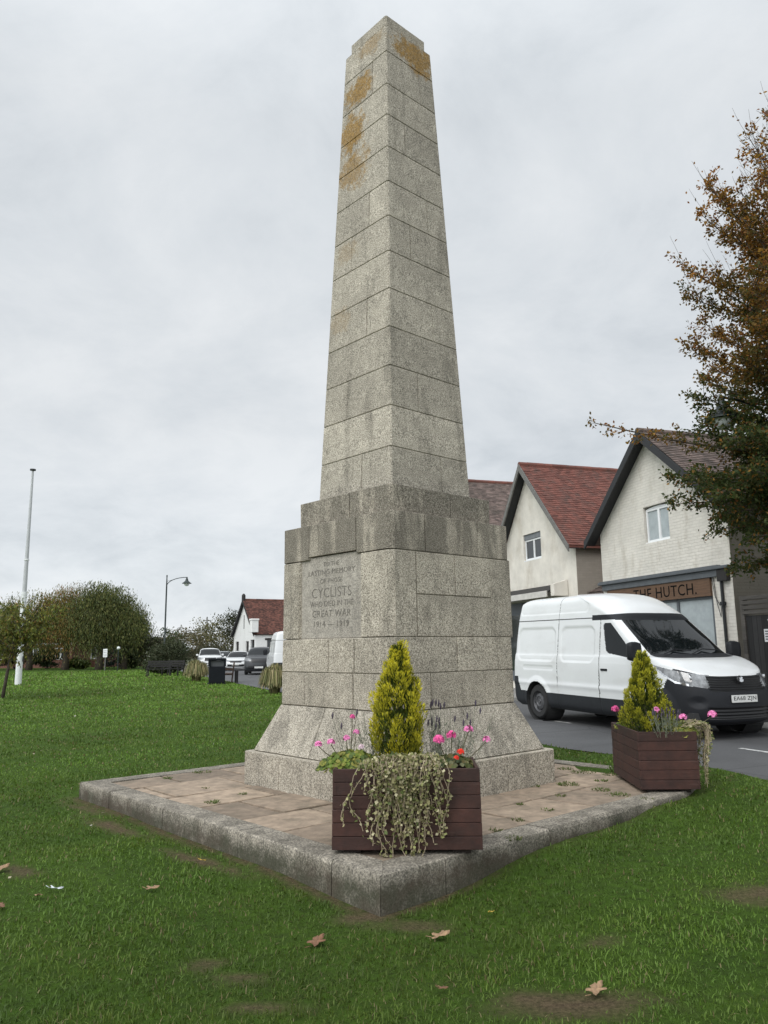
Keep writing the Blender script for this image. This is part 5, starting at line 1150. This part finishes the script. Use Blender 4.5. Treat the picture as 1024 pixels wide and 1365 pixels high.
# young cherry by the flagpole
def cherry():
    global rng
    rng = np.random.default_rng(77); q = at(4,918,17.6); base = (q[0],17.6,-.1)
    r = empty('young_cherry',base,0,'slim young tree with sparse yellow green leaves at the left edge','tree'); mb = MB(); PP,DD,CC = [],[],[]
    mb.tube([(0,0,-.1),(.10,0,.8),(.22,0,1.55),(.30,0,2.2)],[.065,.055,.05,.04],8)
    for i in range(17):
        az = i*2.4; d = np.array([math.cos(az)*.9+.15,math.sin(az)*.9,.35+.5*rng.random()]); L = .9+.8*rng.random(); pts,_ = branch_path((.22+.02*i*.2,0,1.4+.05*i),d,L,6,(0,0,.1),.7); mb.tube(pts,list(np.linspace(.022,.005,7)),5,False)
        for k in range(2,7):
            for s_ in range(3):
                q_,_ = branch_path(pts[k],rng.normal(size=3)*.7+np.array([.0,0,.1])+(pts[k]-pts[k-1])*2,.45+.25*rng.random(),3,(0,0,-.35),.4); mb.tube(q_,[.006,.005,.004,.003],3,False)
                for a_,b_ in zip(q_[:-1],q_[1:]):
                    n = 8; t = rng.random((n,1)); PP.append(a_+(b_-a_)*t+rng.normal(size=(n,3))*.03); DD.append(rng.normal(size=(n,3))*.5+np.array([0,0,-.9])); CC.append(palette(n,[(.14,.165,.03),(.20,.19,.035),(.08,.105,.028),(.22,.14,.04)],[.4,.3,.2,.1]))
    for d,L in (((.55,0,1),1.35),((.75,.1,.9),1.25),((-.05,0,1),1.5),((.2,.1,1),1.2)):
        pts,_ = branch_path((.3,0,2.0),d,L,7,(0.1,0,.2),.3); mb.tube(pts,list(np.linspace(.016,.004,8)),5,False)
        for a_,b_ in zip(pts[2:-1],pts[3:]): n = 5; t = rng.random((n,1)); PP.append(a_+(b_-a_)*t); DD.append(rng.normal(size=(n,3))*.6+np.array([0,0,-.6])); CC.append(palette(n,[(.03,.045,.015),(.06,.07,.02)]))
    leaf_obj('crown',np.concatenate(PP),np.concatenate(DD),.115,.05,np.concatenate(CC),m_leaf,r); mb.build('trunk',m_bark,r,smooth=True)
cherry()
rng = np.random.default_rng(90)
DKG = [(.03,.04,.018),(.045,.055,.022),(.06,.06,.028)]
# clipped hedge dome
crown_tree('clipped_hedge',wp(222,44.5),[(-.6,0,1.0,.78,.8,.95),(.45,0,1.2,1.0,.9,1.12),(0,0,1.0,.9,.9,1.05),(-.1,-.3,.6,1.2,.7,.6)],15000,.11,[(.04,.055,.024),(.055,.066,.03),(.065,.07,.035)],'dark rounded clipped hedge with benches in front','hedge',None,(.05,.3),0,None,.6)
# ornamental grasses
def orn(px,Y,w_,h_,n,label):
    q = wp(px,Y); r = empty('ornamental_grass',q,0,label,'ornamental grass','clumps of ornamental grass by the road'); V,Fq,CC = [],[],[]; k = 0
    for i in range(n):
        a = rng.random()*6.28; rr = w_*(.25+.75*rng.random()**.7); hh = h_*(.62+.45*rng.random())*(1.12-.30*(rr/w_)**2); dx,dy = math.cos(a),math.sin(a); wd_ = .012; sx,sy = -dy*wd_,dx*wd_; c_ = palette(1,[(.24,.21,.09),(.17,.17,.06),(.11,.12,.045),(.30,.25,.13)])[0]
        q_ = rng.random()*.35; pr = [(.30,0),(.36,.5),(.52,.93),(.80,.97-q_*.3),(1.0,.62-q_)]
        for f_,zf_ in pr: V += [(dx*rr*f_-sx,dy*rr*f_-sy,hh*zf_),(dx*rr*f_+sx,dy*rr*f_+sy,hh*zf_)]; CC += [c_,c_]
        for j in range(4): Fq.append((k+2*j,k+2*j+1,k+2*j+3,k+2*j+2))
        k += 10
    np_mesh('blades',np.array(V),np.array(Fq),m_leaf,r,np.array(CC)); return r
orn(263,31,.72,1.02,900,'pale arching grass clump left of the litter bin'); orn(367,19.0,.62,.98,1000,'yellowing arching grass clump against the left side of the memorial')
# background bushes and trees beyond the cars
BG = [(203,60,[(0,0,1.5,1.3,1,1.4)],DKG,'dark green bush behind the clipped hedge'),(222,66,[(0,0,1.8,1.4,1.2,1.7),(1,0,1.4,1.2,1,1.2)],[(.04,.06,.02),(.05,.07,.02)],'mid green bush under the street lamp'),(246,72,[(0,0,2.0,2.0,1.5,1.9),(-1.4,0,1.7,1.3,1.2,1.5)],[(.16,.13,.07),(.10,.10,.045)],'bush with reddish brown leaves beyond the hedge'),
      (262,82,[(0,0,2.6,2.3,2,2.4),(1.8,0,2.4,1.8,2,2.1)],[(.19,.165,.07),(.15,.14,.06),(.10,.11,.045)],'pale yellow tree beyond the parked cars'),(290,84,[(0,0,2.9,2.5,2,2.7),(-1.6,0,2.3,1.8,1.5,2.0)],[(.15,.135,.06),(.09,.095,.04)],'yellowish tree beside the telegraph pole'),
      (309,79,[(0,0,3.4,2.0,1.8,2.5),(1.2,0,2.9,1.8,1.5,2.4),(.4,0,4.6,1.2,1.1,1.6)],DKG,'tall dark olive tree left of the white cottage'),(326,88,[(0,0,3.5,2.4,2,2.8),(.6,0,5.0,1.3,1.2,1.5)],DKG,'dark tree close behind the white cottage gable'),
      (188,84,[(0,0,1.6,1.6,1.2,1.3)],[(.05,.065,.025),(.08,.075,.03)],'low shrub beside the small white house'),(175,64,[(0,0,.8,1.2,.8,.8)],[(.045,.065,.02),(.03,.045,.015)],'low dark shrub at the foot of the right hand willow'),(105,63,[(0,0,.45,1.0,.6,.45)],[(.09,.12,.02),(.07,.10,.02)],'small bright shrub between the willow trunks'),
      (64,66,[(0,0,1.0,1.4,.8,.9)],[(.03,.045,.015),(.04,.06,.02)],'dark shrub behind the flagpole'),(20,66,[(0,0,1.1,1.6,.8,1.0)],DKG,'dark shrub under the left willows'),(160,66,[(0,0,1.5,1.7,1.2,1.5)],[(.02,.035,.03),(.03,.045,.03)],'blue green dense shrub behind the globe post'),(276,70,[(0,0,1.1,2.2,.8,1.1)],[(.09,.085,.05),(.06,.065,.035)],'low brownish hedge behind the parked cars')]
for px,Y,bl,cols,lb in BG:
    tall = max(b_[2]+b_[5] for b_ in bl) > 3.6
    crown_tree('background_tree' if tall else 'background_shrub',wp(px,Y),bl,3200 if tall else 2200,.22,cols,lb,'tree' if tall else 'shrub','trees and shrubs beyond the green',(.12,1.2 if tall else .2),0,None,.5)
p = at(275,868,86); r = empty('telegraph_pole',(p[0],p[1],-.1),0,'thin telegraph pole above the yellow trees','telegraph pole'); mb = MB(); mb.tube([(0,0,0),(0,0,5.6)],[.1,.08],8); mb.build('pole',m_bargeg,r); mb = MB(); mb.box(-.5,.5,-.05,.05,5.1,5.2); mb.build('crossarm',m_bargeg,r)
# red brick houses behind the willows
m_redb = brick_paint('red_brick',(.16,.06,.042),strength=.3,mort=(.2,.17,.14),col2=(.12,.045,.035)); m_redt = simple('tile_hung_wall',(.14,.05,.04),.85,var=.2,scale=4,island=.3)
def back_house(px, Y, W, label):
    q = wp(px,Y); r = empty('brick_house',q,RAD(-12),label,'house','brick houses behind the willows')
    wins = [(-W+.6,-W+2.0),(-.2,1.2),(W-2.0,W-.7)]
    mb = MB(); holed_wall(mb,[(-W,-.2),(W,-.2),(W,3.9),(-W,3.9)],[(a,b_,.8,2.0) for a,b_ in wins]+[(a,b_,2.75,3.7) for a,b_ in wins],0,.25); mb.box(-W,-W+.25,.25,7,-.2,3.9); mb.box(W-.25,W,.25,7,-.2,3.9); mb.build('wall',m_redb,r)
    mb = MB(); mb.prism([(-.5,3.95),(3.6,5.7),(7.6,3.95),(7.6,3.8),(-.5,3.8)],-W-.3,W+.3,'x'); mb.build('roof',m_tile_b,r)
    mb = MB(); mb.box(-W,W,-.14,-.002,2.3,2.45); mb.build('string_course',m_upvc,r)
    for a,b_ in wins:
        for z0,z1 in ((.8,2.0),(2.75,3.7)): window(r,a,b_,z0,z1,.03,fr=.13,sill=False)
    return r
back_house(38,70,5.0,'red brick house with white windows behind the flagpole'); back_house(98,72,4.0,'red brick house glimpsed between the willow trunks')
p = at(187,868,92); r = empty('small_house',(p[0],p[1],-.1),RAD(-25),'small white gabled house seen beyond the right hand willow','house')
mb = MB(); mb.prism([(-1.6,0),(1.6,0),(1.6,1.9),(0,3.1),(-1.6,1.9)],0,5); mb.build('wall',m_wr,r); mb = MB(); [mb.prism([(s_*1.85,1.75),(0,3.2),(0,3.35),(s_*1.85,1.9)],-.2,5.2) for s_ in (-1,1)]; mb.build('roof',m_tile_b,r); mb = MB(); mb.box(-.5,.5,-.03,-.002,.9,1.8); mb.build('window',m_pane,r)
